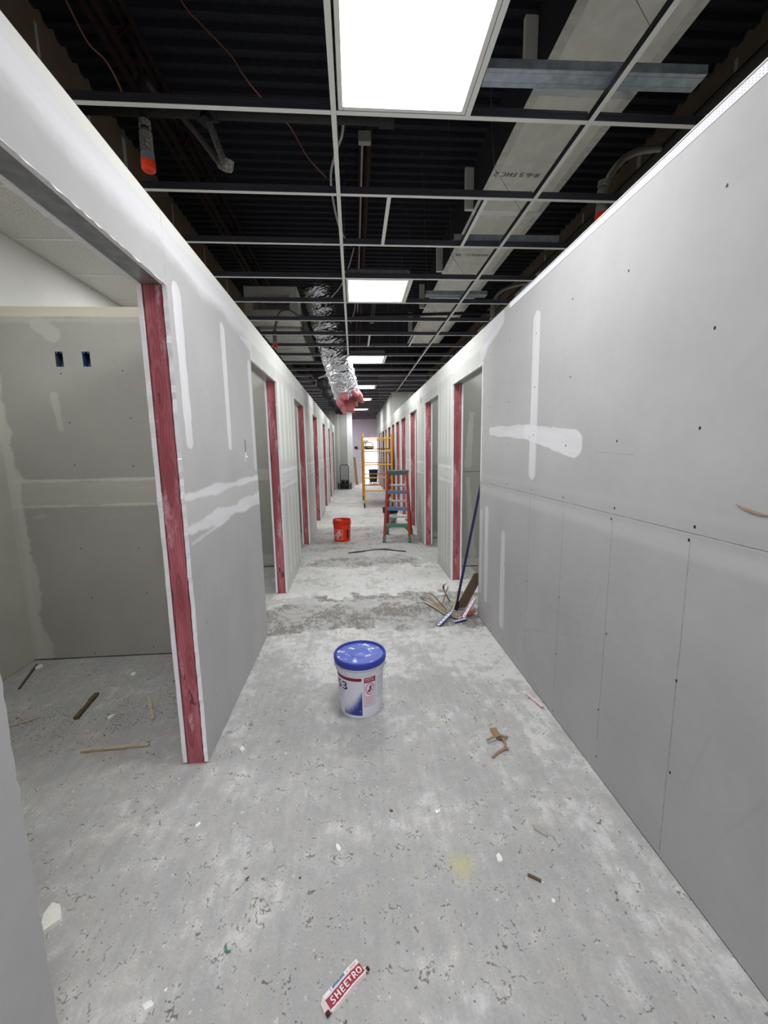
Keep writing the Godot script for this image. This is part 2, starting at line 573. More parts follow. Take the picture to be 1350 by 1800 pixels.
# ---------------------------------------------------------------- floor
func floor_region(x: float, z: float) -> Vector3:
	# (dust, brown scuffs, dark grit) laid on the slab by hand
	var dust := 0.0
	var brown := 0.0
	var grit := 0.0
	var w := wob.get_noise_2d(x * 160.0, z * 160.0) * 0.5
	if x > -0.9:
		var zz := z + w * 0.35
		if zz < -3.30 and zz > -3.86:
			brown += 1.0
			dust -= 0.35
		if zz < -3.96 and zz > -4.12 and x > -0.3 - w:
			brown += 1.1
			dust -= 0.3
		if zz < -4.1 and zz > -5.3:
			dust += 0.5
		if absf(zz + 5.45) < 0.26 and absf(x - 0.15 + w * 0.8) < 0.62:
			brown += 0.8
			dust -= 0.25
		if zz < -6.1 and zz > -8.0:
			dust -= 0.25 + w
			brown += 0.2
		if zz < -8.0:
			dust += 0.45
		if zz > -3.3 and zz < -2.5:
			dust += 0.32
		if absf(zz + 2.1) < 0.42:
			grit += 0.75
		if x > 0.86 + w * 0.05 and zz > -3.2:
			dust += 0.28
		if zz > -1.35:
			grit += 0.45
			dust -= 0.08
	else:
		dust -= 0.06
		if absf(z + 2.3 + 0.12 * (x + 1.5) + w * 0.15) < 0.16 and x < -0.86:
			grit += 2.3
	return Vector3(dust, brown, grit)

func noise_bytes(sd: int, freq: float, w: int, h: int, off: Vector2, oct := 4, kind := FastNoiseLite.TYPE_SIMPLEX_SMOOTH) -> PackedByteArray:
	var n := FastNoiseLite.new()
	n.seed = sd
	n.noise_type = kind
	n.frequency = freq
	n.fractal_octaves = oct
	n.offset = Vector3(off.x, off.y, 0)
	var im := n.get_image(w, h, false, false, false)
	im.convert(Image.FORMAT_L8)
	return im.get_data()

func floor_image(x0: float, x1: float, z0: float, z1: float, px: float) -> Image:
	var w := int((x1 - x0) / px)
	var h := int((z0 - z1) / px)
	var off := Vector2(x0, -z0) / px
	var n1 := noise_bytes(101, px * 2.2, w, h, off, 5)
	var n2 := noise_bytes(102, px * 11.0, w, h, off, 5)
	var n3 := noise_bytes(103, px * 70.0, w, h, off, 2)
	var n4 := noise_bytes(104, px * 5.0, w, h, off, 5)
	var n5 := noise_bytes(105, px * 30.0, w, h, off, 2)
	# scraper marks drawn out along the corridor
	var ns := FastNoiseLite.new()
	ns.seed = 106
	ns.frequency = px * 26.0
	ns.fractal_octaves = 3
	ns.offset = Vector3(off.x, off.y / 9.0, 0)
	var si := ns.get_image(w, h / 9 + 2, false, false, false)
	si.convert(Image.FORMAT_L8)
	si.resize(w, (h / 9 + 2) * 9, Image.INTERPOLATE_CUBIC)
	var n6 := si.get_data()
	var lw := w / 12
	var lh := h / 12
	var reg := Image.create(lw, lh, false, Image.FORMAT_RGBF)
	for y in lh:
		for x in lw:
			var v := floor_region(x0 + (x + 0.5) * px * 12.0, z0 - (y + 0.5) * px * 12.0)
			reg.set_pixel(x, y, Color(v.x * 0.25 + 0.5, v.y * 0.25 + 0.5, v.z * 0.25 + 0.5))
	reg.resize(w, h, Image.INTERPOLATE_BILINEAR)
	reg.convert(Image.FORMAT_RGB8)
	var rd := reg.get_data()
	var out := PackedByteArray()
	out.resize(w * h * 3)
	var i := 0
	var j := 0
	for y in h:
		for x in w:
			var lo := n1[i] / 127.5 - 1.0
			var mi := n2[i] / 127.5 - 1.0
			var fi := n3[i] / 127.5 - 1.0
			var cr := n4[i] / 127.5 - 1.0
			var pa := n5[i] / 127.5 - 1.0
			var du := (rd[j] / 255.0 - 0.5) * 4.0
			var br := (rd[j + 1] / 255.0 - 0.5) * 4.0
			var gr := (rd[j + 2] / 255.0 - 0.5) * 4.0
			var sk := n6[i] / 127.5 - 1.0
			var t := clampf(0.46 + du + lo * 0.55 + mi * 0.5 + fi * 0.10 + sk * 0.16, 0.0, 1.0)
			# bare slab under a dust film, with thicker dust standing in soft islands
			var k := clampf((t - 0.15) * 1.1, 0.0, 1.0) * 0.6 + clampf((t - 0.60) * 3.0, 0.0, 1.0) * 0.4
			var tint := 2.5 * sk + 3.0 * cr
			var r := 162.0 + 36.0 * k + tint
			var g := 161.5 + 36.0 * k + tint * 0.7
			var b := 159.5 + 35.5 * k - tint * 0.4
			if br > 0.05:
				var q := clampf((br * 0.52 + mi * 0.95 + lo * 1.3 + pa * 0.55 + sk * 0.75 + fi * 0.45 - 0.14 - t * 0.2) * 1.05, 0.0, 0.8)
				if sk + fi * 0.5 > 0.42:
					q *= 0.35
				r += (106.0 - r) * q
				g += (101.0 - g) * q
				b += (96.0 - b) * q
			# pits and grit
			var pit := fi + 0.45 * mi
			var lim := 0.72 - 0.17 * gr - 0.06 * br + 0.25 * (t - 0.5)
			if pit > lim:
				var q2 := clampf((pit - lim) * 3.5, 0.0, 0.75)
				r += (62.0 - r) * q2
				g += (60.0 - g) * q2
				b += (58.0 - b) * q2
			# hairline cracks where the surface skin has lifted
			if absf(cr) < 0.011 + 0.008 * pa and pa * 0.6 + mi * 0.9 + lo * 0.5 > 0.09:
				r *= 0.66
				g *= 0.64
				b *= 0.62
			# plaster crumbs trodden flat
			elif pa - 0.5 * fi > 0.80:
				r += (222.0 - r) * 0.6
				g += (222.0 - g) * 0.6
				b += (218.0 - b) * 0.6
			var f := 1.0 + 0.03 * fi
			out[j] = clampi(int(r * f), 0, 255)
			out[j + 1] = clampi(int(g * f), 0, 255)
			out[j + 2] = clampi(int(b * f), 0, 255)
			i += 1
			j += 3
	return Image.create_from_data(w, h, false, Image.FORMAT_RGB8, out)

func floors():
	var fl := setting("floor", "bare concrete slab smeared with white plaster dust along the corridor", "floor")
	var x0 := -2.45
	var x1 := 1.45
	var zm := -4.8
	var near := floor_image(x0, x1, 0.4, zm, 0.0026)
	# a spot of yellow marking paint and a curl of green
	for y in range(-40, 40):
		for x in range(-40, 40):
			var d := Vector2(x, y).length() / 26.0
			var al := clampf(1.0 - d, 0.0, 1.0) * (0.45 + 0.5 * wob.get_noise_2d(x * 30.0, y * 30.0))
			var px := int((0.352 - x0) / 0.0026) + x
			var py := int((0.4 + 1.27) / 0.0026) + y
			if al > 0.0:
				near.set_pixel(px, py, near.get_pixel(px, py).lerp(Color8(206, 200, 110), al))
	var far := floor_image(x0, x1, zm, ZE - 0.3, 0.0075)
	for a in [[0.4, zm, tex_mat(near, 0.8)], [zm, ZE - 0.3, tex_mat(far, 0.8)]]:
		var g := G.new()
		g.quad(Vector3(x0, 0, a[0]), Vector3(x1, 0, a[0]), Vector3(x1, 0, a[1]), Vector3(x0, 0, a[1]), Vector3.UP, Vector2(0, 0), Vector2(1, 0), Vector2(1, 1), Vector2(0, 1))
		var s := G.new()
		s.bb(Vector3(x0, -0.15, a[0]), Vector3(x1, -0.002, a[1]))
		obj("slab", [[g, a[2]], [s, M.concrete]], fl)
	var r := G.new()
	r.bb(Vector3(XSL - 0.2, -0.15, ZB + 0.2), Vector3(XSR + 0.2, 0, 0.4))
	r.bb(Vector3(x1, -0.15, 0.4), Vector3(XSR + 0.2, 0, ZE - 0.3))
	r.bb(Vector3(XSL - 0.2, -0.15, ZE - 0.3), Vector3(XSR + 0.2, 0, ZE - 4.6))
	obj("slab", [[r, M.concrete]], fl)

# ---------------------------------------------------------------- outer shell
func shell():
	# roof: a fluted steel deck, its ribs running across the corridor, carried by open-web joists
	var c := setting("ceiling", "black fluted steel roof deck above the open ceiling grid", "ceiling")
	var d := G.new()
	var z := ZB + 0.1
	while z > ZE - 0.2:
		var p := [[0.0, 0.0], [0.055, 0.0], [0.075, 0.042], [0.13, 0.042], [0.152, 0.0]]
		for k in 4:
			var a := Vector3(0, YD + p[k][1], z - p[k][0])
			var b := Vector3(0, YD + p[k + 1][1], z - p[k + 1][0])
			var l := Vector3(XSL - 0.1, 0, 0)
			var r := Vector3(XSR + 0.1, 0, 0)
			d.quad(a + l, a + r, b + r, b + l, Vector3.DOWN)
		z -= 0.152
	obj("roof_deck", [[d, M.deck]], c)
	var top := G.new()
	top.bb(Vector3(XSL - 0.2, YD + 0.06, ZB + 0.2), Vector3(XSR + 0.2, YD + 0.16, ZE - 0.3))
	obj("roof_board", [[top, M.deck]], c)
	for jx in [-1.72, 0.20, 2.35]:
		var j := G.new()
		for s in [-1, 1]:
			j.bb(Vector3(jx + s * 0.04 - 0.018, YD - 0.42, ZB), Vector3(jx + s * 0.04 + 0.018, YD - 0.385, ZE))
			j.bb(Vector3(jx + s * 0.04 - 0.018, YD - 0.04, ZB), Vector3(jx + s * 0.04 + 0.018, YD - 0.002, ZE))
		obj("joist_chord", [[j, M.oxide]], c)
		var w := G.new()
		var zz := ZB - 0.1
		while zz > ZE + 0.7:
			w.bar(Vector3(jx, YD - 0.4, zz), Vector3(jx, YD - 0.03, zz - 0.3), 0.018, 0.018)
			w.bar(Vector3(jx, YD - 0.03, zz - 0.3), Vector3(jx, YD - 0.4, zz - 0.6), 0.018, 0.018)
			zz -= 0.6
		obj("joist_web", [[w, M.oxide]], c)
	# side walls: finished up to the grid, brown board above it
	for s in [-1, 1]:
		var x := XSR if s > 0 else XSL
		var wl := setting("wall_side_left" if s < 0 else "wall_side_right", "tall outer side wall, finished below the grid and bare brown board above, left of the rooms" if s < 0 else "tall outer side wall with bare brown board showing beyond the lettered duct", "wall")
		var g := G.new()
		g.bb(Vector3(x, 0, ZB + 0.2), Vector3(x + s * 0.2, YG + 0.03, ZE - 0.3))
		obj("finished_face", [[g, M.white_wall]], wl)
		var k := G.new()
		k.bb(Vector3(x, YG + 0.03, ZB + 0.2), Vector3(x + s * 0.2, YD + 0.06, ZE - 0.3))
		obj("brown_board", [[k, M.kraft]], wl)
		var zs := 2.2
		while zs > ZE:
			var t := G.new()
			var wd := 0.05 + 0.02 * sin(zs * 7.0)
			t.bb(Vector3(x - s * 0.002, YG + 0.1, zs), Vector3(x, YD - 0.05 - 0.06 * absf(sin(zs * 3.0)), zs - wd))
			obj("joint_tape", [[t, M.cream]], wl)
			zs -= 0.62 if fmod(absf(zs), 1.3) < 0.7 else 1.22
	# glazed shop front behind the camera, daylight coming down the corridor from it
	var wb := setting("wall_back", "plain drywall around the glazed front behind the viewer", "wall")
	var gb := G.new()
	gb.bb(Vector3(XSL - 0.2, 0, ZB), Vector3(XL, YD + 0.06, ZB + 0.2))
	gb.bb(Vector3(XR, 0, ZB), Vector3(XSR + 0.2, YD + 0.06, ZB + 0.2))
	gb.bb(Vector3(XL, 2.75, ZB), Vector3(XR, YD + 0.06, ZB + 0.2))
	obj("drywall_face", [[gb, M.paper_room]], wb)
	var wn := setting("window_1", "tall glazed front with slim frames behind the viewer", "window")
	var wf := G.new()
	for x in [XL + 0.03, (XL + XR) * 0.5, XR - 0.03]:
		wf.box(Vector3(x, 1.375, ZB + 0.1), Vector3(0.05, 2.75, 0.1), 0.004)
	for y in [0.03, 2.1, 2.72]:
		wf.box(Vector3((XL + XR) * 0.5, y, ZB + 0.1), Vector3(XR - XL, 0.05, 0.09), 0.004)
	obj("frame", [[wf, M.galv]], wn)
	var glass := mat(Color(0.9, 0.95, 0.95, 0.08), 0.02)
	glass.transparency = BaseMaterial3D.TRANSPARENCY_ALPHA
	for s in [-1, 1]:
		for yy in [[0.055, 2.075], [2.125, 2.695]]:
			var gp := G.new()
			var xc: float = (XL + XR) * 0.5 + s * 0.435
			gp.bb(Vector3(xc - 0.41, yy[0], ZB + 0.097), Vector3(xc + 0.41, yy[1], ZB + 0.103))
			obj("pane", [[gp, glass]], wn)
	var pv := setting("floor_pavement", "concrete pavement outside the glazed front", "pavement")
	var pg := G.new()
	pg.bb(Vector3(-14, -0.2, ZB + 0.2), Vector3(14, -0.02, ZB + 22.0))
	obj("slab", [[pg, M.concrete]], pv)
	# end wall with a doorway into a bright room
	var we := setting("wall_end", "mauve end wall with a doorway into a brightly lit white room", "wall")
	var dx0 := 0.50
	var dx1 := 1.42
	var e := G.new()
	e.bb(Vector3(XSL - 0.2, 0, ZE), Vector3(dx0, YD, ZE - 0.15))
	e.bb(Vector3(dx1, 0, ZE), Vector3(XSR + 0.2, YD, ZE - 0.15))
	e.bb(Vector3(dx0, 2.09, ZE), Vector3(dx1, YD, ZE - 0.15))
	obj("painted_face", [[e, M.mauve]], we)
	var sof := G.new()
	sof.bb(Vector3(XL - 0.2, 2.93, ZE + 0.02), Vector3(XR + 0.12, YD - 0.1, ZE))
	obj("bare_band", [[sof, mottled(28, 0.02, c8(150, 132, 142), c8(168, 150, 160), 0.7, 0.9)]], we)
	var bx := G.new()
	bx.box(Vector3(0.10, 1.63, ZE + 0.03), Vector3(0.14, 0.11, 0.06), 0.008)
	tag(obj("wall_box", [[bx, M.black]]), "small dark box fixed to the mauve end wall", "box")
	var br := setting("wall_far_room", "white walls of the brightly lit room behind the end doorway", "wall")
	var zr := ZE - 4.2
	var pinkish := mat(c8(236, 228, 234), 0.8)
	var rm := G.new()
	rm.bb(Vector3(-1.0, 0, zr), Vector3(3.0, 3.0, zr - 0.1))
	rm.bb(Vector3(-1.1, 0, ZE - 0.15), Vector3(-1.0, 3.0, zr - 0.1))
	rm.bb(Vector3(3.0, 0, ZE - 0.15), Vector3(3.1, 3.0, zr - 0.1))
	rm.bb(Vector3(-1.1, 3.0, ZE - 0.15), Vector3(3.1, 3.1, zr - 0.1))
	obj("room_shell", [[rm, pinkish]], br)
	var fx := thing("ceiling_light", "bright panel on the ceiling of the room behind the end doorway", "light", Vector3(1.0, 2.98, ZE - 2.4), 0.0, "lit square ceiling panels")
	var fd := G.new()
	fd.box(Vector3.ZERO, Vector3(1.2, 0.02, 1.2), 0.004)
	var glow := mat(Color.WHITE, 0.6)
	glow.emission_enabled = true
	glow.emission = Color(1, 0.97, 0.98)
	glow.emission_energy_multiplier = 2.0
	obj("diffuser", [[fd, glow]], fx)
	var a := AreaLight3D.new()
	a.name = "lamp"
	a.area_size = Vector2(1.15, 1.15)
	a.light_energy = 46.0
	a.light_color = Color(1.0, 0.92, 0.98)
	a.shadow_enabled = true
	a.area_range = 30.0
	a.rotation.x = -PI / 2
	a.position = Vector3(0, -0.015, 0)
	fx.add_child(a)

# ---------------------------------------------------------------- corridor walls
func walls_corridor():
	var cw := c8(216, 216, 219)
	var cc := c8(208, 207, 198)
	var base := c8(172, 171, 171)
	# near left wall: z 0.6 .. -3.35
	var P := 400.0
	var lz := 0.6
	var ll := 3.95
	var a := paper(ll, HW, P, base, 41)
	var v := func(z: float, y: float) -> Vector2: return Vector2(0.6 - z, HW - y)
	smear(a, P, v.call(0.8, 2.40), v.call(-3.6, 2.40), 0.115, 0.12, 0.06, cw, 0.85, 0.25)
	smear(a, P, v.call(0.8, 2.455), v.call(-3.6, 2.455), 0.035, 0.035, 0.012, cc, 0.75, 0.15)
	smear(a, P, v.call(-1.965, 2.19), v.call(-1.975, 1.56), 0.050, 0.044, 0.008, cw, 0.9, 0.2)
	smear(a, P, v.call(-2.60, 2.21), v.call(-2.60, 1.55), 0.048, 0.040, 0.008, cw, 0.85, 0.15)
	smear(a, P, v.call(-1.86, 1.225), v.call(-3.30, 1.235), 0.11, 0.095, 0.02, c8(188, 188, 186), 0.7, 0.3)
	smear(a, P, v.call(-1.86, 1.305), v.call(-3.30, 1.31), 0.028, 0.022, 0.012, cw, 0.95, 0.6)
	smear(a, P, v.call(-1.86, 1.155), v.call(-3.30, 1.15), 0.035, 0.05, 0.015, cw, 0.95, 0.6)
	smear(a, P, v.call(-1.9, 1.09), v.call(-2.5, 1.12), 0.02, 0.01, 0.012, cw, 0.7, 0.6)
	smear(a, P, v.call(-3.20, 2.12), v.call(-3.21, 1.40), 0.05, 0.04, 0.01, cw, 0.6, 0.2)
	smear(a, P, v.call(-3.0, 2.28), v.call(-3.35, 2.28), 0.02, 0.05, 0.02, cw, 0.6, 0.4)
	smear(a, P, v.call(-2.935, 1.47), v.call(-2.935, 1.455), 0.022, 0.022, 0.008, c8(228, 228, 228), 0.9, 0.5)
	smear(a, P, v.call(-3.27, 1.20), v.call(-3.27, 1.10), 0.02, 0.02, 0.004, c8(228, 228, 228), 0.8, 0.6)
	var ml := tex_mat(a, 0.9)
	# near right wall: z 0.6 .. -3.49
	var rl := 4.09
	var b := paper(rl, HW, P, base, 43)
	smear(b, P, v.call(0.8, 1.165), v.call(-3.6, 1.165), 0.045, 0.045, 0.03, c8(188, 188, 187), 0.7, 0.15)
	smear(b, P, v.call(0.8, 1.28), v.call(-3.6, 1.28), 0.03, 0.03, 0.03, c8(180, 180, 178), 0.6, 0.15)
	smear(b, P, v.call(-2.46, 2.24), v.call(-2.45, 1.36), 0.050, 0.052, 0.006, cw, 0.8, 0.1)
	smear(b, P, v.call(-3.24, 1.635), v.call(-2.55, 1.60), 0.036, 0.046, 0.005, cw, 0.9, 0.2)
	smear(b, P, v.call(-2.55, 1.60), v.call(-1.97, 1.515), 0.046, 0.066, 0.005, cw, 0.9, 0.2)
	smear(b, P, v.call(-2.905, 0.87), v.call(-2.895, 0.20), 0.040, 0.056, 0.006, cw, 0.7, 0.15)
	smear(b, P, v.call(-3.29, 0.99), v.call(-3.28, 0.25), 0.050, 0.050, 0.006, cw, 0.7, 0.15)
	smear(b, P, v.call(-3.44, 0.96), v.call(-3.43, 0.26), 0.034, 0.030, 0.006, cw, 0.65, 0.2)
	smear(b, P, v.call(-3.475, 2.2), v.call(-3.475, 1.24), 0.016, 0.018, 0.006, c8(222, 224, 224), 0.9, 0.6)
	smear(b, P, v.call(-3.05, 2.42), v.call(-3.6, 2.36), 0.07, 0.13, 0.03, cw, 0.75, 0.2)
	smear(b, P, v.call(-3.40, 2.3), v.call(-3.55, 2.25), 0.05, 0.08, 0.02, cw, 0.7, 0.3)
	for k in 6:
		smear(b, P, v.call(rng.randf_range(-2.6, -0.9), rng.randf_range(0.3, 0.9)), v.call(rng.randf_range(-2.6, -0.9), rng.randf_range(0.2, 0.9)), 0.003, 0.012, 0.01, c8(160, 158, 155), 0.35, 0.6)
	# pencil marks over the studs, from layout
	for zz in [-0.414, -0.82, -1.23, -1.64, -2.05, -2.46]:
		var px := int((0.6 - zz) * P)
		for yy in range(int((HW - 1.19) * P), int((HW - (0.02 if zz > -1.5 else 0.16)) * P)):
			var q := 0.35 + 0.3 * wob.get_noise_2d(yy * 4.0, zz * 300.0)
			for o in 2:
				var xx := px + o + int((yy - 512) * 0.006)
				if xx < b.get_width():
					b.set_pixel(xx, yy, b.get_pixel(xx, yy).lerp(c8(88, 88, 90), q * (1.0 - 0.5 * o)))
	# a faint printed line on the paper
	for k in 70:
		if rng.randf() < 0.7:
			b.fill_rect(Rect2i(int((0.6 + 1.53) * P) + k * 3 / 2, int((HW - 1.47) * P) - k / 18, 1, 2), c8(150, 150, 150))
	var mr := tex_mat(b, 0.9)
	# far stretches: taped studs, a taped middle joint and a skimmed top
	var far_mats := []
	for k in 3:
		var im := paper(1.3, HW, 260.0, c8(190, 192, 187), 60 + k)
		smear(im, 260.0, Vector2(-0.2, 0.07), Vector2(1.5, 0.07), 0.10, 0.12, 0.03, c8(212, 213, 208), 0.85, 0.3)
		for q in 5:
			var ux := 0.08 + q * 0.28 + rng.randf_range(-0.03, 0.03)
			smear(im, 260.0, Vector2(ux, 0.30), Vector2(ux, 1.02), 0.046, 0.052, 0.012, c8(220, 222, 217), 0.75, 0.3)
			smear(im, 260.0, Vector2(ux, 1.43), Vector2(ux, 2.3), 0.046, 0.052, 0.012, c8(220, 222, 217), 0.7, 0.3)
		smear(im, 260.0, Vector2(-0.2, 1.17), Vector2(1.5, 1.17), 0.035, 0.03, 0.015, c8(218, 219, 216), 0.9, 0.6)
		smear(im, 260.0, Vector2(-0.2, 1.25), Vector2(1.5, 1.25), 0.06, 0.06, 0.02, c8(206, 207, 203), 0.8, 0.4)
		smear(im, 260.0, Vector2(-0.2, 1.33), Vector2(1.5, 1.33), 0.03, 0.04, 0.02, c8(216, 217, 214), 0.85, 0.6)
		for ux in [0.0, 1.3]:
			smear(im, 260.0, Vector2(ux, 0.1), Vector2(ux, 2.5), 0.06, 0.05, 0.02, c8(208, 210, 206), 0.7, 0.3)
		far_mats.append(tex_mat(im, 0.9))
	for side in [-1, 1]:
		var wl := setting("wall_left" if side < 0 else "wall_right", "left corridor partition of grey drywall with red framed door openings" if side < 0 else "right corridor partition of grey drywall with a bare lower joint and red framed openings", "wall")
		var doors: Array = DOORS_L if side < 0 else DOORS_R
		var zend: float = -16.75 if side < 0 else ZE
		var z0 := ZB
		for i in doors.size() + 1:
			var z1: float = doors[i][0] if i < doors.size() else zend
			var near := z1 > -3.6
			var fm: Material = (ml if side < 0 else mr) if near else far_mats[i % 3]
			var tz := lz if near else z0
			var tl: float = (ll if side < 0 else rl) if near else (z0 - z1)
			var jt := 0.006 if near else 0.004
			if i == 0:
				# the part beside and behind the camera is one sheet length nearer
				stretch(wl, side, z0, 0.6, M.paper, 0.6, 4.0, 0.0, 0.0)
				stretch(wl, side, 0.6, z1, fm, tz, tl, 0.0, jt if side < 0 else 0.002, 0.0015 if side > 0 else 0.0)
			else:
				# slots cut for boxes: one by the second left opening, one high on the right
				var holes := []
				if side < 0 and i == 1:
					holes = [Rect2(z0 + 2.945, 1.503, 0.017, 0.085), Rect2(z0 + 2.940, 1.478, 0.028, 0.025)]
				if side > 0 and i == 2:
					holes = [Rect2(z0 + 6.63, 2.226, 0.05, 0.085)]
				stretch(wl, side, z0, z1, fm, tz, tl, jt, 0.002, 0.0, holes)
				for h in holes.slice(0, 1):
					# black plastic box set in the cut, open to the corridor
					var xo: float = XR if side > 0 else XL
					var za: float = z0 - h.position.x
					var zb: float = z0 - h.end.x
					var bx := G.new()
					for e in [[za, za - 0.002], [zb, zb + 0.002]]:
						bx.bb(Vector3(xo + side * 0.0005, h.position.y, e[0]), Vector3(xo + side * 0.05, h.end.y, e[1]))
					for e in [[h.position.y, h.position.y + 0.002], [h.end.y, h.end.y - 0.002]]:
						bx.bb(Vector3(xo + side * 0.0005, e[0], za), Vector3(xo + side * 0.05, e[1], zb))
					bx.bb(Vector3(xo + side * 0.05, h.position.y, za), Vector3(xo + side * 0.052, h.end.y, zb))
					obj("switch_box", [[bx, M.black]], wl).set_meta("label", "black plastic box set in a cut slot")
			if i < doors.size():
				var zn: float = doors[i][1]
				var hn := zn > -3.4
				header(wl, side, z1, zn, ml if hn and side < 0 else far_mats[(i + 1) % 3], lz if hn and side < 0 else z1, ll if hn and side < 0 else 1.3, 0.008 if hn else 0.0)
				jamb(wl, side, z1, 1.0, HD + 0.004, M.stud2)
				jamb(wl, side, zn, -1.0, HD + 0.004, M.stud if i % 2 == 0 else M.stud2)
				z0 = zn
		# steel track along the top, between the two skins
		var x := XR if side > 0 else XL
		var t := G.new()
		t.bb(Vector3(x + side * BT, HW - 0.03, ZB), Vector3(x + side * (0.12 - BT), HW - 0.001, zend))
		obj("top_track", [[t, M.galv]], wl)
		if side > 0:
			var cb := G.new()
			cb.quad(Vector3(x - 0.0012, HW + 0.001, 2.0), Vector3(x - 0.0012, HW + 0.001, -2.9), Vector3(x - 0.0012, HW - 0.032, -2.9), Vector3(x - 0.0012, HW - 0.032, 2.0), Vector3.LEFT, Vector2(0, 0), Vector2(490, 0), Vector2(490, 1), Vector2(0, 1))
			cb.quad(Vector3(x - 0.0012, HW + 0.001, 2.0), Vector3(x - 0.0012, HW + 0.001, -2.9), Vector3(x + 0.032, HW + 0.001, -2.9), Vector3(x + 0.032, HW + 0.001, 2.0), Vector3.UP, Vector2(0, 0), Vector2(490, 0), Vector2(490, 1), Vector2(0, 1))
			var bead := Image.create(16, 48, false, Image.FORMAT_RGB8)
			bead.fill(c8(214, 214, 226))
			bead.fill_rect(Rect2i(0, 0, 16, 10), c8(176, 174, 188))
			for r in 3:
				bead.fill_rect(Rect2i(3, 15 + r * 10, 7, 5), c8(150, 150, 160))
			var bm := tex_mat(bead, 0.5)
			bm.texture_repeat = true
			obj("corner_bead", [[cb, bm]], wl).set_meta("label", "perforated metal corner bead along the wall top")
			var cap := G.new()
			cap.tube([Vector3(x - 0.001, HW + 0.001, 2.0), Vector3(x - 0.001, HW + 0.001, -2.9)], 0.003, 8)
			obj("bead_nose", [[cap, M.white_metal]], wl)
			# screws over the studs
			var pts := []
			for zz in [-0.414, -0.82, -1.23, -1.64, -2.05, -2.46, -2.87, -3.28]:
				for yy in [0.04, 0.36, 0.68, 1.195, 1.243, 1.55, 1.86, 2.2]:
					if rng.randf() < 0.86:
						pts.append(Vector3(XR, yy + rng.randf_range(-0.05, 0.05) * (1.0 if yy < 1.0 or yy > 1.3 else 0.06), zz + rng.randf_range(-0.012, 0.012)))
			screws(wl, pts, Vector3.LEFT)
			# a flap of torn brown face paper
			var fl := G.new()
			for k in 8:
				var t0 := k / 8.0
				var t1 := (k + 1) / 8.0
				var zf := func(tt: float) -> float: return -1.085 + 0.13 * tt
				var h0 := 0.007 * sin(PI * minf(t0 * 1.2, 1.0)) * 0.9
				var h1 := 0.007 * sin(PI * minf(t1 * 1.2, 1.0)) * 0.9
				var y0 := 1.332 - 0.030 * t0 + 0.012 * t0 * t0
				var y1 := 1.332 - 0.030 * t1 + 0.012 * t1 * t1
				fl.quad(Vector3(x - 0.0008, y0, zf.call(t0)), Vector3(x - 0.0008, y1, zf.call(t1)), Vector3(x - 0.003 - h1 * 0.2, y1 - h1, zf.call(t1)), Vector3(x - 0.003 - h0 * 0.2, y0 - h0, zf.call(t0)), Vector3.LEFT)
			obj("torn_paper", [[fl, M.card]], wl).set_meta("label", "torn flap of brown face paper")
		else:
			var pts2 := []
			for zz in [-2.0, -2.3, -2.7, -3.1]:
				for yy in [0.35, 0.62, 0.88]:
					pts2.append(Vector3(XL, yy + rng.randf_range(-0.1, 0.1), zz + rng.randf_range(-0.05, 0.05)))
			screws(wl, pts2, Vector3.RIGHT, 0.003)
			# broken paper and gypsum under the switch slot
			var lip := G.new()
			for k in 7:
				lip.box(Vector3(XL + 0.002, 1.470 + rng.randf_range(-0.006, 0.004), -2.954 + rng.randf_range(-0.016, 0.016)), Vector3(0.006, 0.012, 0.01), 0.002, Basis(Vector3(1, 0.3, 0.2).normalized(), k))
			obj("broken_lip", [[lip, M.gypsum]], wl)
	# the right wall's upper part, rising to the grid farther down
	var up := setting("wall_upper_right", "upper drywall wall rising to the grid above the right partition", "wall")
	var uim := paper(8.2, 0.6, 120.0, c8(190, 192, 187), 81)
	for k in 7:
		smear(uim, 120.0, Vector2(0.6 + k * 1.22, -0.1), Vector2(0.6 + k * 1.22, 0.8), 0.08, 0.1, 0.05, c8(210, 211, 206), 0.8, 0.3)
	var um := tex_mat(uim, 0.9)
	var ug := G.new()
	ug.quad(Vector3(XR, HW, -11.4), Vector3(XR, HW, ZE), Vector3(XR, 3.1, ZE), Vector3(XR, 3.1, -11.4), Vector3.LEFT, Vector2(0, 1), Vector2(1, 1), Vector2(1, 0), Vector2(0, 0))
	ug.quad(Vector3(XR, HW, -11.4), Vector3(XSR, HW, -11.4), Vector3(XSR, 3.1, -11.4), Vector3(XR, 3.1, -11.4), Vector3.BACK, Vector2(0.02, 1), Vector2(0.28, 1), Vector2(0.28, 0), Vector2(0.02, 0))
	var ub := G.new()
	ub.bb(Vector3(XR + 0.002, HW, -11.402), Vector3(XR + 0.12, 3.1, ZE))
	ub.bb(Vector3(XR + 0.12, HW, -11.402), Vector3(XSR, 3.1, -11.52))
	obj("drywall_sheet", [[ug, um], [ub, M.paper_room]], up)
	var be := G.new()
	be.box(Vector3(XR - 0.001, 2.785, -11.4), Vector3(0.012, 0.63, 0.012), 0.003)
	obj("corner_bead", [[be, M.compound]], up)
	# a wall crossing behind the end of the left rooms, with a pale pier at its free end
	var lw := setting("wall_cross_left", "tall grey wall standing across the end of the left rooms, pale pier at its edge", "wall")
	var cim := paper(0.7, 3.1, 150.0, c8(160, 160, 156), 83)
	smear(cim, 150.0, Vector2(0.33, -0.1), Vector2(0.33, 3.2), 0.05, 0.06, 0.03, c8(196, 196, 191), 0.8, 0.3)
	smear(cim, 150.0, Vector2(0.0, -0.1), Vector2(0.0, 3.2), 0.08, 0.06, 0.03, c8(196, 196, 191), 0.8, 0.3)
	var lg := G.new()
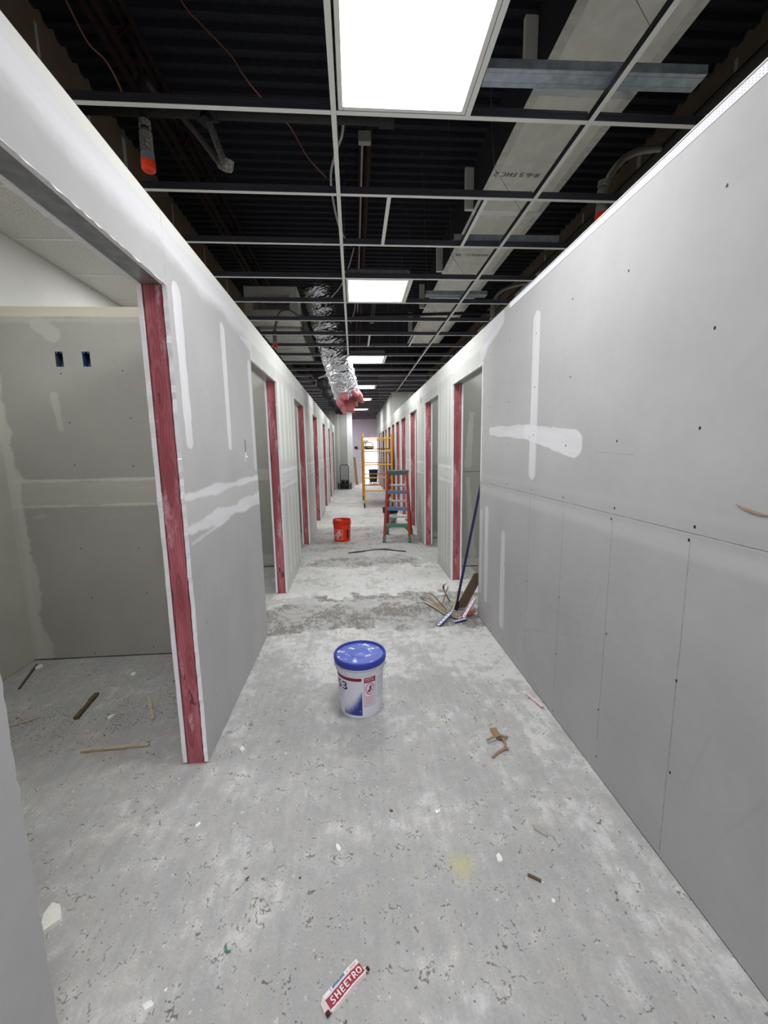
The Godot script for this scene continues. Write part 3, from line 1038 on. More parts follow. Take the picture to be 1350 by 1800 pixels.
	lg.quad(Vector3(-0.90, 0, -16.75), Vector3(-0.27, 0, -16.75), Vector3(-0.27, 3.1, -16.75), Vector3(-0.90, 3.1, -16.75), Vector3.BACK, Vector2(0, 1), Vector2(1, 1), Vector2(1, 0), Vector2(0, 0))
	var lb := G.new()
	lb.bb(Vector3(XSL, 0, -16.752), Vector3(-0.27, 3.1, -16.87))
	obj("drywall_sheet", [[lg, tex_mat(cim, 0.9)], [lb, M.paper_room]], lw)
	var pier := G.new()
	pier.bb(Vector3(-0.27, 0, -16.73), Vector3(-0.045, 3.1, -16.95), 0.004)
	obj("pier", [[pier, M.compound]], lw)

# ---------------------------------------------------------------- rooms
func partitions():
	# near left room: its far partition carries tape, patches and two blue boxes
	var P := 400.0
	var w := 1.53
	var im := paper(w, HW, P, c8(166, 165, 158), 51)
	var cr := c8(206, 205, 194)
	var v := func(x: float, y: float) -> Vector2: return Vector2(x - XSL, HW - y)
	smear(im, P, v.call(-2.6, 2.45), v.call(-0.8, 2.45), 0.05, 0.05, 0.01, c8(214, 208, 188), 0.85, 0.15)
	smear(im, P, v.call(-2.6, 2.385), v.call(-0.8, 2.39), 0.035, 0.02, 0.02, c8(188, 188, 182), 0.7, 0.5)
	smear(im, P, v.call(-2.6, 1.23), v.call(-0.8, 1.24), 0.095, 0.09, 0.01, c8(186, 184, 173), 0.85, 0.15)
	smear(im, P, v.call(-2.6, 1.325), v.call(-0.8, 1.33), 0.02, 0.016, 0.012, cr, 0.9, 0.6)
	smear(im, P, v.call(-2.6, 1.145), v.call(-0.8, 1.15), 0.018, 0.012, 0.012, cr, 0.9, 0.6)
	smear(im, P, v.call(-2.42, 2.2), v.call(-2.36, 0.0), 0.07, 0.10, 0.02, cr, 0.9, 0.5)
	smear(im, P, v.call(-2.07, 2.36), v.call(-1.98, 2.30), 0.05, 0.055, 0.012, c8(184, 184, 178), 0.8, 0.4)
	smear(im, P, v.call(-2.02, 1.90), v.call(-2.0, 1.68), 0.032, 0.018, 0.006, c8(190, 192, 184), 0.85, 0.3)
	smear(im, P, v.call(-2.3, 1.06), v.call(-2.2, 1.08), 0.01, 0.03, 0.02, c8(184, 183, 174), 0.6, 0.6)
	smear(im, P, v.call(-1.7, 1.08), v.call(-1.75, 1.05), 0.02, 0.02, 0.02, c8(184, 183, 174), 0.5, 0.6)
	var near := tex_mat(im, 0.9)
	# plainer partition face for the other rooms
	var im2 := paper(1.5, HW, 200.0, c8(166, 166, 160), 53)
	smear(im2, 200.0, Vector2(-0.2, 1.25), Vector2(1.7, 1.25), 0.08, 0.08, 0.02, c8(190, 189, 180), 0.8, 0.3)
	smear(im2, 200.0, Vector2(0.55, 0.5), Vector2(0.5, 1.1), 0.04, 0.05, 0.02, c8(192, 193, 188), 0.7, 0.3)
	smear(im2, 200.0, Vector2(-0.2, 2.36), Vector2(1.7, 2.36), 0.08, 0.08, 0.03, c8(196, 196, 190), 0.75, 0.3)
	smear(im2, 200.0, Vector2(0.25, 0.3), Vector2(0.25, 2.3), 0.05, 0.07, 0.03, c8(190, 191, 186), 0.7, 0.3)
	var other := tex_mat(im2, 0.9)
	var zl := [-3.03, -5.36, -7.72, -10.12, -12.45, -14.8]
	for i in zl.size():
		var pw := setting(numbered_wall(), ["grey partition with two blue boxes at the back of the near left room", "left room partition seen through the second left door opening", "left room partition seen through the third left door opening", "left room partition behind the fourth left opening", "left room partition behind the fifth left opening", "left room partition behind the sixth left opening"][i], "wall")
		var z: float = zl[i]
		var o := Vector3(XSL, 0, z)
		sheet(pw, o, Vector3.RIGHT, w, 0.012, 1.218, Vector3.BACK, near if i == 0 else other, 0, 1)
		sheet(pw, o, Vector3.RIGHT, w, 1.218, HW, Vector3.BACK, near if i == 0 else other, 0, 1, 0.0, 0.0, 0.0, [Rect2(-1.980 - XSL, 2.088, 0.052, 0.098), Rect2(-1.806 - XSL, 2.088, 0.052, 0.098)] if i == 0 else [])
		sheet(pw, o + Vector3(0, 0, -0.12), Vector3.RIGHT, w, 0.012, HW, Vector3.FORWARD, M.paper_room, 0, 1)
		var t := G.new()
		t.bb(Vector3(XSL, HW - 0.03, z - BT), Vector3(XSL + w, HW - 0.001, z - 0.12 + BT))
		obj("top_track", [[t, M.galv]], pw)
		if i == 0:
			var pts := []
			for xx in [-1.55, -1.95, -1.15]:
				for yy in [0.05, 0.45, 0.85, 1.45, 1.75, 2.05]:
					pts.append(Vector3(xx + rng.randf_range(-0.02, 0.02), yy + rng.randf_range(-0.04, 0.04), z))
			screws(pw, pts, Vector3.BACK, 0.004)
	# two open electrical boxes let into the near partition
	var ear_mat := mat(c8(52, 72, 110), 0.5)
	for i in 2:
		var c := Vector3(-1.954 + i * 0.174, 2.137, -3.03)
		var b := thing("outlet_box", ["open grey electrical box in the grey partition, beside the taped corner", "open blue electrical box in the grey partition, nearer the red stud"][i], "electrical box", c, 0.0, "open electrical boxes in the near left room")
		var g := G.new()
		for s in [-1, 1]:
			g.bb(Vector3(s * 0.0255, -0.0485, -0.003), Vector3(s * 0.0235, 0.0485, -0.065))
			g.bb(Vector3(-0.0235, s * 0.0485, -0.003), Vector3(0.0235, s * 0.0465, -0.065))
		g.bb(Vector3(-0.0255, -0.0485, -0.065), Vector3(0.0255, 0.0485, -0.067))
		obj("box_shell", [[g, ear_mat if i else mat(c8(70, 82, 96), 0.5)]], b)
		for s in [-1, 1]:
			for q in [-1, 1]:
				var e := G.new()
				e.box(Vector3(s * 0.014, q * 0.041, -0.005), Vector3(0.014, 0.010, 0.004), 0.001)
				obj("screw_ear", [[e, ear_mat]], b)
	# near side of the first left room
	var nw := setting(numbered_wall(), "grey partition on the viewer's side of the near left room", "wall")
	sheet(nw, Vector3(XSL, 0, -0.62), Vector3.RIGHT, w, 0.012, HW, Vector3.FORWARD, M.paper_room, 0, 1)
	sheet(nw, Vector3(XSL, 0, -0.50), Vector3.RIGHT, w, 0.012, HW, Vector3.BACK, M.paper_room, 0, 1)
	# taped corner and lower finish on the left room's outer wall
	var sf := G.new()
	sf.bb(Vector3(XSL, 0.01, -0.62), Vector3(XSL + 0.004, 2.44, -3.03))
	obj("taped_face", [[sf, M.cream]], get_node("wall_side_left"))
	var sd := G.new()
	sd.bb(Vector3(XSL, 2.44, -0.3), Vector3(XSL + 0.006, 2.50, -5.2), 0.001)
	obj("cream_strip", [[sd, M.cream]], get_node("wall_side_left"))
	# right rooms
	var zr := [-5.05, -6.82, -8.30, -9.68, -10.9, -12.05, -13.4, -14.65, -15.9, -17.05]
	var im3 := paper(1.5, HW, 200.0, c8(168, 168, 162), 57)
	smear(im3, 200.0, Vector2(0.24, 0.55), Vector2(0.20, 1.16), 0.035, 0.045, 0.01, c8(196, 197, 192), 0.8, 0.3)
	smear(im3, 200.0, Vector2(0.20, 1.34), Vector2(0.28, 2.3), 0.03, 0.05, 0.01, c8(196, 197, 192), 0.8, 0.3)
	smear(im3, 200.0, Vector2(-0.1, 2.42), Vector2(1.7, 2.42), 0.07, 0.07, 0.01, c8(204, 203, 194), 0.8, 0.2)
	var rface := tex_mat(im3, 0.9)
	for i in zr.size():
		var pw := setting(numbered_wall(), "right room partition seen through right opening %s from the broom pile" % ["one", "two", "three", "four", "five", "six", "seven", "eight", "nine", "ten"][i], "wall")
		var z: float = zr[i]
		var o := Vector3(XR + 0.12, 0, z)
		var wr := XSR - XR - 0.12
		sheet(pw, o, Vector3.RIGHT, wr, 0.012, 1.215, Vector3.BACK, rface, 0, wr / 1.5)
		sheet(pw, o, Vector3.RIGHT, wr, 1.221, HW, Vector3.BACK, rface, 0, wr / 1.5)
		sheet(pw, o + Vector3(0, 0, -0.12), Vector3.RIGHT, wr, 0.012, HW, Vector3.FORWARD, M.paper_room, 0, 1)
		var t := G.new()
		t.bb(Vector3(XR + 0.12, HW - 0.03, z - BT), Vector3(XSR, HW - 0.001, z - 0.12 + BT))
		obj("top_track", [[t, M.galv]], pw)

var walls_made := 0
func numbered_wall() -> String:
	walls_made += 1
	return "wall_partition_%d" % walls_made

# ---------------------------------------------------------------- ceiling grid
func tee(called: String, parent: Node, a: Vector3, b: Vector3, h := 0.04):
	var f := (b - a).normalized()
	var fl := G.new()
	fl.bar(a + Vector3.UP * 0.001, b + Vector3.UP * 0.001, 0.024, 0.002)
	var w := G.new()
	w.bar(a + Vector3.UP * (0.002 + h * 0.5), b + Vector3.UP * (0.002 + h * 0.5), 0.003, h)
	w.bar(a + Vector3.UP * h, b + Vector3.UP * h, 0.008, 0.012)
	obj(called, [[fl, M.white_metal], [w, M.web]], parent)

func ceiling_grid():
	var g := thing("ceiling_grid", "white suspended ceiling grid with open bays over the corridor", "ceiling grid")
	var mains := [-1.27, -0.052, 1.165, 2.385]
	for x in mains:
		tee("main_tee", g, Vector3(x, YG, 2.95), Vector3(x, YG, -11.38 if x > XR else -17.2))
	for n in range(-8, 25):
		var z := GRID0 - n * GRIDP
		for k in 4:
			var xa: float = mains[k - 1] + 0.013 if k > 0 else XSL
			var xb: float = mains[k] - 0.013
			if z < -11.38:
				if k == 3:
					continue
				if k == 2:
					xb = XR
			tee("cross_tee", g, Vector3(xa, YG, z), Vector3(xb, YG, z))
		if z > -11.3:
			tee("cross_tee", g, Vector3(2.398, YG, z), Vector3(XSR, YG, z))
	# short tees where light frames are still to come
	for e in [[0.256, 1], [0.862, 1], [0.252, 6], [0.866, 6]]:
		var z: float = GRID0 - e[1] * GRIDP
		tee("cross_tee", g, Vector3(e[0], YG, z - 0.013), Vector3(e[0], YG, z - GRIDP + 0.013))
	for i in LIGHT_Z.size():
		var z: float = LIGHT_Z[i]
		tee("cross_tee", g, Vector3(0.568, YG, z + GRIDP * 0.5 - 0.013), Vector3(0.568, YG, z - GRIDP * 0.5 + 0.013), 0.03)
	# lay-in tiles over the left rooms
	for n in range(-5, 8):
		for k in 2:
			var z := GRID0 - n * GRIDP
			if k == 1 and n in [-1, 3, 7]:
				continue # a light panel sits here
			var t := G.new()
			t.bb(Vector3(XSL + 0.004 + k * 0.5575, YG + 0.003, z - 0.003), Vector3(XSL + 0.5565 + k * 0.5575, YG + 0.018, z - GRIDP + 0.003), 0.002)
			obj("ceiling_tile", [[t, M.tile]], g)
	tee("main_tee", g, Vector3(XSL + 0.5615, YG - 0.001, 1.0), Vector3(XSL + 0.5615, YG - 0.001, -6.9))
	var ang := G.new()
	ang.bb(Vector3(XSL, YG - 0.002, 1.0), Vector3(XSL + 0.02, YG + 0.001, -11.0))
	obj("wall_angle", [[ang, M.cream]], g)
	# hanger wires up to the deck
	for x in [-0.052, 1.165]:
		for k in 11:
			var z := 1.0 - k * 1.22 - (0.3 if x > 0 else 0.0)
			if z < -11.2:
				break
			var wr := G.new()
			var dx := 0.10 * sin(k * 2.1 + x)
			if x > 0.0:
				wr.tube([Vector3(x, YG + 0.04, z), Vector3(0.97, YG + 0.30, z), Vector3(0.96 - absf(dx), YD - 0.01, z - 0.1 * cos(k * 1.7))], 0.0016, 5)
			else:
				wr.tube([Vector3(x, YG + 0.04, z), Vector3(x + 0.01, YG + 0.25, z), Vector3(x + dx, YD - 0.01, z - 0.1 * cos(k * 1.7))], 0.0016, 5)
			tag(obj(numbered("hanger_wire"), [[wr, M.wire]]), "thin steel hanger wire from the middle main tee up to the deck" if x < 0.0 else "thin steel hanger wire rising beside the lettered duct from the tee below it", "wire", "hanger wires of the middle tee" if x < 0.0 else "hanger wires of the right tee")

# ---------------------------------------------------------------- things over the grid
func curve(pts: Array, per := 8) -> Array:
	var out := []
	var m := pts.size()
	for i in m - 1:
		var p0: Vector3 = pts[maxi(i - 1, 0)]
		var p1: Vector3 = pts[i]
		var p2: Vector3 = pts[i + 1]
		var p3: Vector3 = pts[mini(i + 2, m - 1)]
		for k in per:
			out.append(p1.cubic_interpolate(p2, p0, p3, float(k) / per))
	out.append(pts[m - 1])
	return out

# lettering as a mesh of its own, centred, scaled to a width; where() may bend it
func letters(called: String, text: String, width: float, m: Material, parent: Node, where: Callable, bold := false, height := 0.0, thick := 0.0004) -> MeshInstance3D:
	var f := SystemFont.new()
	f.font_names = PackedStringArray(["Droid Sans"])
	if bold:
		f.font_weight = 700
	var t := TextMesh.new()
	t.text = text
	t.font = f
	t.font_size = 64
	t.pixel_size = 0.01
	t.depth = 0.01
	t.curve_step = 1.0
	var arr := t.get_mesh_arrays()
	var vs: PackedVector3Array = arr[Mesh.ARRAY_VERTEX]
	if vs.is_empty():
		return null
	var lo := vs[0]
	var hi := vs[0]
	for p in vs:
		lo = lo.min(p)
		hi = hi.max(p)
	var sx := width / (hi.x - lo.x)
	var sy := sx if height <= 0.0 else height / (hi.y - lo.y)
	var idx: PackedInt32Array = arr[Mesh.ARRAY_INDEX] if arr[Mesh.ARRAY_INDEX] != null else PackedInt32Array(range(vs.size()))
	var g := G.new()
	for i in range(0, idx.size(), 3):
		var q := []
		var front := true
		for k in 3:
			var p := vs[idx[i + k]]
			if p.z < 0.0:
				front = false
			q.append(where.call(Vector3((p.x - (lo.x + hi.x) * 0.5) * sx, (p.y - (lo.y + hi.y) * 0.5) * sy, thick)))
		if front:
			var nn: Vector3 = where.call(Vector3(0, 0, 1.0)) - where.call(Vector3.ZERO)
			g.tri(q[0], q[1], q[2], nn)
	return obj(called, [[g, m]], parent)

# a capped drop: a part of the pipe run that feeds it, its fittings sub-parts
func sprinkler(t: Node3D, at: Vector3, pts: Array, r: float, m: Material):
	var loc := []
	for p in pts:
		loc.append(p - at)
	var g := G.new()
	g.tube(curve(loc), r, 12)
	var d := obj("drop_pipe", [[g, m]], t)
	d.position = at - t.position
	var n := G.new()
	n.lathe(Vector3(0, 0.075, 0), [Vector2(0, 0), Vector2(r * 1.5, 0), Vector2(r * 1.5, 0.10), Vector2(r * 1.1, 0.115), Vector2(0, 0.115)], 14)
	obj("reducer", [[n, M.dust_pipe]], d)
	var nut := G.new()
	nut.lathe(Vector3(0, 0.20, 0), [Vector2(0, 0), Vector2(r * 1.45, 0), Vector2(r * 1.45, 0.03), Vector2(0, 0.03)], 8)
	obj("coupling_nut", [[nut, M.dust_pipe]], d)
	var k := G.new()
	k.lathe(Vector3(0, 0.042, 0), [Vector2(0, 0), Vector2(0.033, 0), Vector2(0.033, 0.036), Vector2(0, 0.036)], 18)
	obj("ferrule", [[k, M.galv_blue]], d)
	var c := G.new()
	c.lathe(Vector3.ZERO, [Vector2(0, 0.006), Vector2(0.012, 0.004), Vector2(0.016, 0.0), Vector2(0.030, 0.0), Vector2(0.034, 0.005), Vector2(0.035, 0.042), Vector2(0, 0.042)], 20)
	obj("cap", [[c, M.cap]], d).set_meta("label", "bright orange plastic cap")

func channel(label: String, a: Vector3, b: Vector3):
	var t := thing("steel_stud", label, "steel stud", (a + b) * 0.5, 0.0, "steel studs laid across the grid")
	var h := (b - a) * 0.5
	var g := G.new()
	g.bar(-h, h, 0.092, 0.0015)
	for s in [-1, 1]:
		g.bar(-h + Vector3(0, 0.018, s * 0.0455), h + Vector3(0, 0.018, s * 0.0455), 0.0015, 0.036)
		g.bar(-h + Vector3(0, 0.036, s * 0.041), h + Vector3(0, 0.036, s * 0.041), 0.009, 0.0015)
	for s in [-0.4, 0.4]:
		g.bar(-h + Vector3(0, -0.0012, s * 0.06), h + Vector3(0, -0.0012, s * 0.06), 0.006, 0.0012)
	obj("channel", [[g, M.galv_blue]], t)

func overhead():
	# the long insulated duct with print on its underside
	var d := thing("supply_duct", "long foil faced duct with upside down print, above the right side grid", "duct", Vector3(1.40, 3.55, -3.2))
	var x0 := -0.31
	var x1 := 0.31
	var zn := 5.6
	var zf := -5.3
	var bt := G.new()
	bt.bb(Vector3(x0, 0, zn), Vector3(x1, 0.004, zf))
	obj("underside", [[bt, M.duct]], d)
	var sd := G.new()
	sd.bb(Vector3(x0, 0.004, zn), Vector3(x1, 0.37, zf), 0.01)
	obj("black_side", [[sd, M.duct_black]], d)
	for s in [-1, 1]:
		var tp := G.new()
		tp.bb(Vector3(s * 0.255, -0.0015, zn), Vector3(s * 0.312, 0.0, zf))
		obj("foil_tape", [[tp, mottled(70 + s, 0.03, c8(186, 184, 174), c8(214, 212, 204), 2.0, 0.35, 0.3)]], d)
	var zs := 1.85
	while zs > zf:
		var jt := G.new()
		jt.bb(Vector3(x0 - 0.075, 0.0, zs), Vector3(x0, 0.33, zs - 0.035), 0.004)
		obj("flange", [[jt, M.duct]], d)
		var jb := G.new()
		jb.bb(Vector3(x0, -0.002, zs - 0.01), Vector3(x1, 0.0, zs - 0.085))
		obj("joint_tape", [[jb, M.foil if int(zs * 10.0) % 2 == 0 else M.duct]], d)
		zs -= 1.25
	var down := func(cx: float, cz: float) -> Callable:
		return func(p: Vector3) -> Vector3: return Vector3(cx - p.x, -0.0022 - p.z, cz - p.y)
	letters("print", "R-6.5 FHC 2", 0.345, M.ink, d, down.call(-0.115, -0.185), false, 0.048)
	letters("print", "MANVILLE", 0.235, M.ink, d, down.call(-0.03, -1.485), false, 0.05)
	var dm := G.new()
	for k in 4:
		var a := [Vector3(0.024, 0, 0), Vector3(0, 0, 0.024), Vector3(-0.024, 0, 0), Vector3(0, 0, -0.024)]
		dm.bar(Vector3(-0.235, -0.0026, -1.485) + a[k], Vector3(-0.235, -0.0026, -1.485) + a[(k + 1) % 4], 0.006, 0.001)
	obj("print_mark", [[dm, M.ink]], d)
	letters("print", "R-6.5 FHC 2", 0.345, M.ink, d, down.call(-0.07, -3.3), false, 0.048)
	letters("print", "MANVILLE", 0.235, M.ink, d, down.call(-0.03, -4.3), false, 0.05)
	# steel studs laid loosely over the tees
	channel("long galvanized stud crossing under the lettered duct beside the large light", Vector3(0.60, YG + 0.046, -1.99), Vector3(1.56, YG + 0.046, -1.97))
	channel("short galvanized stud across the grid under the duct joint", Vector3(0.80, YG + 0.046, -3.40), Vector3(1.62, YG + 0.046, -3.39))
	channel("galvanized stud across the grid level with the second light", Vector3(0.78, YG + 0.046, -4.52), Vector3(1.42, YG + 0.046, -4.51))
	# sprinkler pipes
	var p := thing("sprinkler_main", "black sprinkler pipe with a capped drop crossing above the left side grid", "pipe", Vector3(-1.0, 3.45, -2.77))
	var pg := G.new()
	pg.tube([Vector3(-1.38, 0, 0), Vector3(1.25, 0, 0)], 0.03, 14)
	obj("pipe", [[pg, M.black_pipe]], p)
	var pf := G.new()
	pf.tube([Vector3(0.14, 0, 0), Vector3(0.26, 0, 0)], 0.044, 14)
	pf.tube([Vector3(0.20, 0, 0), Vector3(0.20, -0.07, 0.03)], 0.034, 12)
	obj("tee_fitting", [[pf, M.black_pipe]], p)
	var pe := G.new()
	pe.tube([Vector3(1.2, 0, 0), Vector3(1.29, 0, 0)], 0.042, 14)
	pe.tube([Vector3(1.25, 0, 0), Vector3(1.25, 1.0, -0.1)], 0.03, 12)
	obj("riser", [[pe, M.black_pipe]], p)
	var b1 := G.new()
	b1.tube([Vector3(-0.13, 0.32, -0.14), Vector3(-0.03, 0.05, -0.02), Vector3(0.0, 0.0, 0.0)], 0.019, 12)
	var br := obj("branch_pipe", [[b1, M.dust_pipe]], p)
	br.position = Vector3(-0.66, 3.08, -2.62) - p.position
	var b2 := G.new()
	b2.tube(curve([Vector3(0.0, 0.0, 0.0), Vector3(-0.05, 0.06, -0.1), Vector3(-0.10, 0.14, -0.2), Vector3(-0.24, 0.34, -0.28), Vector3(-0.33, 0.45, -0.3)]), 0.017, 12)
	obj("flexible_hose", [[b2, M.flex_pipe]], br)
	var b3 := G.new()
	b3.tube([Vector3(0.012, 0.03, 0.01), Vector3(0.0, 0.0, 0.0), Vector3(-0.03, 0.03, -0.05)], [0.026, 0.03, 0.024], 12)
	obj("elbow", [[b3, M.dust_pipe]], br)
	var b4 := G.new()
	b4.tube([Vector3(-0.04, 0.05, -0.08), Vector3(-0.075, 0.095, -0.14)], 0.024, 12)
	obj("coupling_nut", [[b4, M.dust_pipe]], br)
	sprinkler(p, Vector3(-1.028, 2.96, -2.47), [Vector3(-1.028, 3.05, -2.47), Vector3(-1.028, 3.3, -2.47), Vector3(-1.03, 3.42, -2.52), Vector3(-1.03, 3.45, -2.74)], 0.021, M.black_pipe)
	var rp := thing("sprinkler_line", "black sprinkler line with capped hose drops behind the right wall top", "pipe", Vector3(2.13, 3.47, -2.0))
	var rg := G.new()
	rg.tube([Vector3(0, 0, 4.0), Vector3(0, 0, -9.0)], 0.03, 14)
	obj("pipe", [[rg, M.black_pipe]], rp)
	var rh := G.new()
	rh.tube(curve([Vector3(0.02, 0.0, -0.85), Vector3(0.10, -0.02, -0.8), Vector3(0.15, -0.12, -0.78), Vector3(0.15, -0.3, -0.78)]), 0.022, 12)
	obj("flexible_hose", [[rh, M.flex_pipe]], rp)
	var rc := G.new()
	rc.tube([Vector3(0, 0, -4.27), Vector3(-2.5, -0.08, -4.27)], 0.022, 12)
	obj("cross_pipe", [[rc, M.black_pipe]], rp)
	sprinkler(rp, Vector3(1.645, 2.96, -2.83), [Vector3(1.645, 3.05, -2.83), Vector3(1.68, 3.19, -2.85), Vector3(1.77, 3.32, -2.87), Vector3(1.9, 3.41, -2.9), Vector3(2.10, 3.47, -2.95)], 0.021, M.flex_pipe)
	sprinkler(rp, Vector3(-1.07, 2.96, -6.2), [Vector3(-1.07, 3.05, -6.2), Vector3(-1.05, 3.25, -6.2), Vector3(-0.98, 3.42, -6.2), Vector3(-0.85, 3.45, -6.22), Vector3(-0.70, 3.39, -6.25), Vector3(-0.37, 3.39, -6.27)], 0.018, M.flex_pipe)
	sprinkler(rp, Vector3(1.69, 2.96, -5.1), [Vector3(1.69, 3.05, -5.1), Vector3(1.70, 3.22, -5.1), Vector3(1.82, 3.36, -5.1), Vector3(2.10, 3.45, -5.15)], 0.018, M.flex_pipe)
	# grey plenum box and foil duct on the left
	var pb := thing("plenum_box", "grey duct board plenum box with a wide slot opening", "duct", Vector3(-1.12, 3.40, -6.32))
	var fr := G.new()
	fr.bb(Vector3(-0.37, 0, 0), Vector3(-0.26, 0.41, -0.44))
	fr.bb(Vector3(0.26, 0, 0), Vector3(0.37, 0.41, -0.44))
	fr.bb(Vector3(-0.26, 0, 0), Vector3(0.26, 0.10, -0.44))
	fr.bb(Vector3(-0.26, 0.31, 0), Vector3(0.26, 0.41, -0.44))
	obj("box_face", [[fr, M.duct]], pb)
	var fd := thing("return_duct", "foil wrapped duct behind the grey plenum box above the left rooms", "duct", Vector3(-1.0, 3.36, -8.2))
	var fg := G.new()
	fg.bb(Vector3(-0.4, 0, 1.42), Vector3(0.22, 0.42, -1.1), 0.01)
	obj("duct_body", [[fg, mottled(73, 0.03, c8(170, 170, 160), c8(206, 206, 198), 1.5, 0.3, 0.4)]], fd)
	for k in 3:
		var fb := G.new()
		fb.bb(Vector3(-0.405, -0.004, 1.0 - k * 0.8), Vector3(0.225, 0.424, 0.94 - k * 0.8), 0.002)
		obj("duct_band", [[fb, M.foil]], fd)
	flex_duct()
	# cables
	var cab := [
		["copper coloured cable swinging down from the deck on the left", M.copper_wire, 0.005, [Vector3(-1.40, 4.93, -3.2), Vector3(-1.07, 4.48, -3.3), Vector3(-0.96, 4.36, -3.3), Vector3(-0.77, 4.18, -3.3), Vector3(-0.68, 4.05, -3.3), Vector3(-0.57, 3.98, -3.4), Vector3(-0.43, 3.97, -3.6), Vector3(-0.30, 3.76, -3.6), Vector3(-0.16, 3.62, -3.6)]],
		["thin copper coloured cable hanging by the left capped drop", M.copper_wire, 0.004, [Vector3(-1.20, 3.46, -2.2), Vector3(-1.13, 3.31, -2.2), Vector3(-1.06, 3.24, -2.2), Vector3(-1.01, 3.14, -2.2), Vector3(-1.0, 3.08, -2.2)]],
		["pale conduit bending past the centre tee near the first light", M.grey_cable, 0.009, [Vector3(0.0, 3.75, -3.0), Vector3(-0.02, 3.6, -3.1), Vector3(-0.06, 3.6, -3.25), Vector3(-0.12, 3.58, -3.5), Vector3(-0.11, 3.5, -3.75), Vector3(-0.06, 3.42, -4.0), Vector3(0.03, 3.38, -4.15)]],
		["grey cable drooping between the first and second lights", M.grey_cable, 0.006, [Vector3(0.05, 3.38, -4.2), Vector3(0.0, 3.35, -4.5), Vector3(-0.1, 3.3, -4.9), Vector3(-0.28, 3.25, -5.3), Vector3(-0.32, 3.1, -5.4)]],
		["grey cable hanging beyond the second light", M.grey_cable, 0.006, [Vector3(-0.05, 3.5, -5.0), Vector3(0.03, 3.38, -5.2), Vector3(0.06, 3.22, -5.3), Vector3(0.0, 3.06, -5.4)]],
	]
	for c in cab:
		var g := G.new()
		g.tube(curve(c[3]), c[2], 7)
		tag(obj(numbered("hanging_cable"), [[g, c[1]]]), c[0], "cable", "cables over the open grid")
	# junction box and conduit clipped to the middle joist
	var jb2 := thing("junction_box", "small grey junction box with conduit under the middle joist", "junction box", Vector3(0.18, YD - 0.53, -4.45))
	var jg := G.new()
	jg.box(Vector3(0, 0.05, 0), Vector3(0.12, 0.10, 0.06), 0.006)
	obj("box", [[jg, M.grey_cable]], jb2)
	var jc := G.new()
	jc.tube([Vector3(-0.02, 0.05, -0.03), Vector3(-0.02, 0.05, -5.0)], 0.011, 8)
	obj("conduit", [[jc, M.grey_cable]], jb2)
	# red hose reel like bracket and a pale strap beyond the second light
	var st := G.new()
	st.bar(Vector3(0.32, 3.45, -5.9), Vector3(0.27, 3.12, -5.6), 0.05, 0.012)
	st.bar(Vector3(0.32, 3.45, -5.9), Vector3(0.22, 3.62, -5.9), 0.05, 0.012)
	tag(obj("hanging_strap", [[st, M.grey_cable]]), "pale bent strap hanging past the second light", "strap")

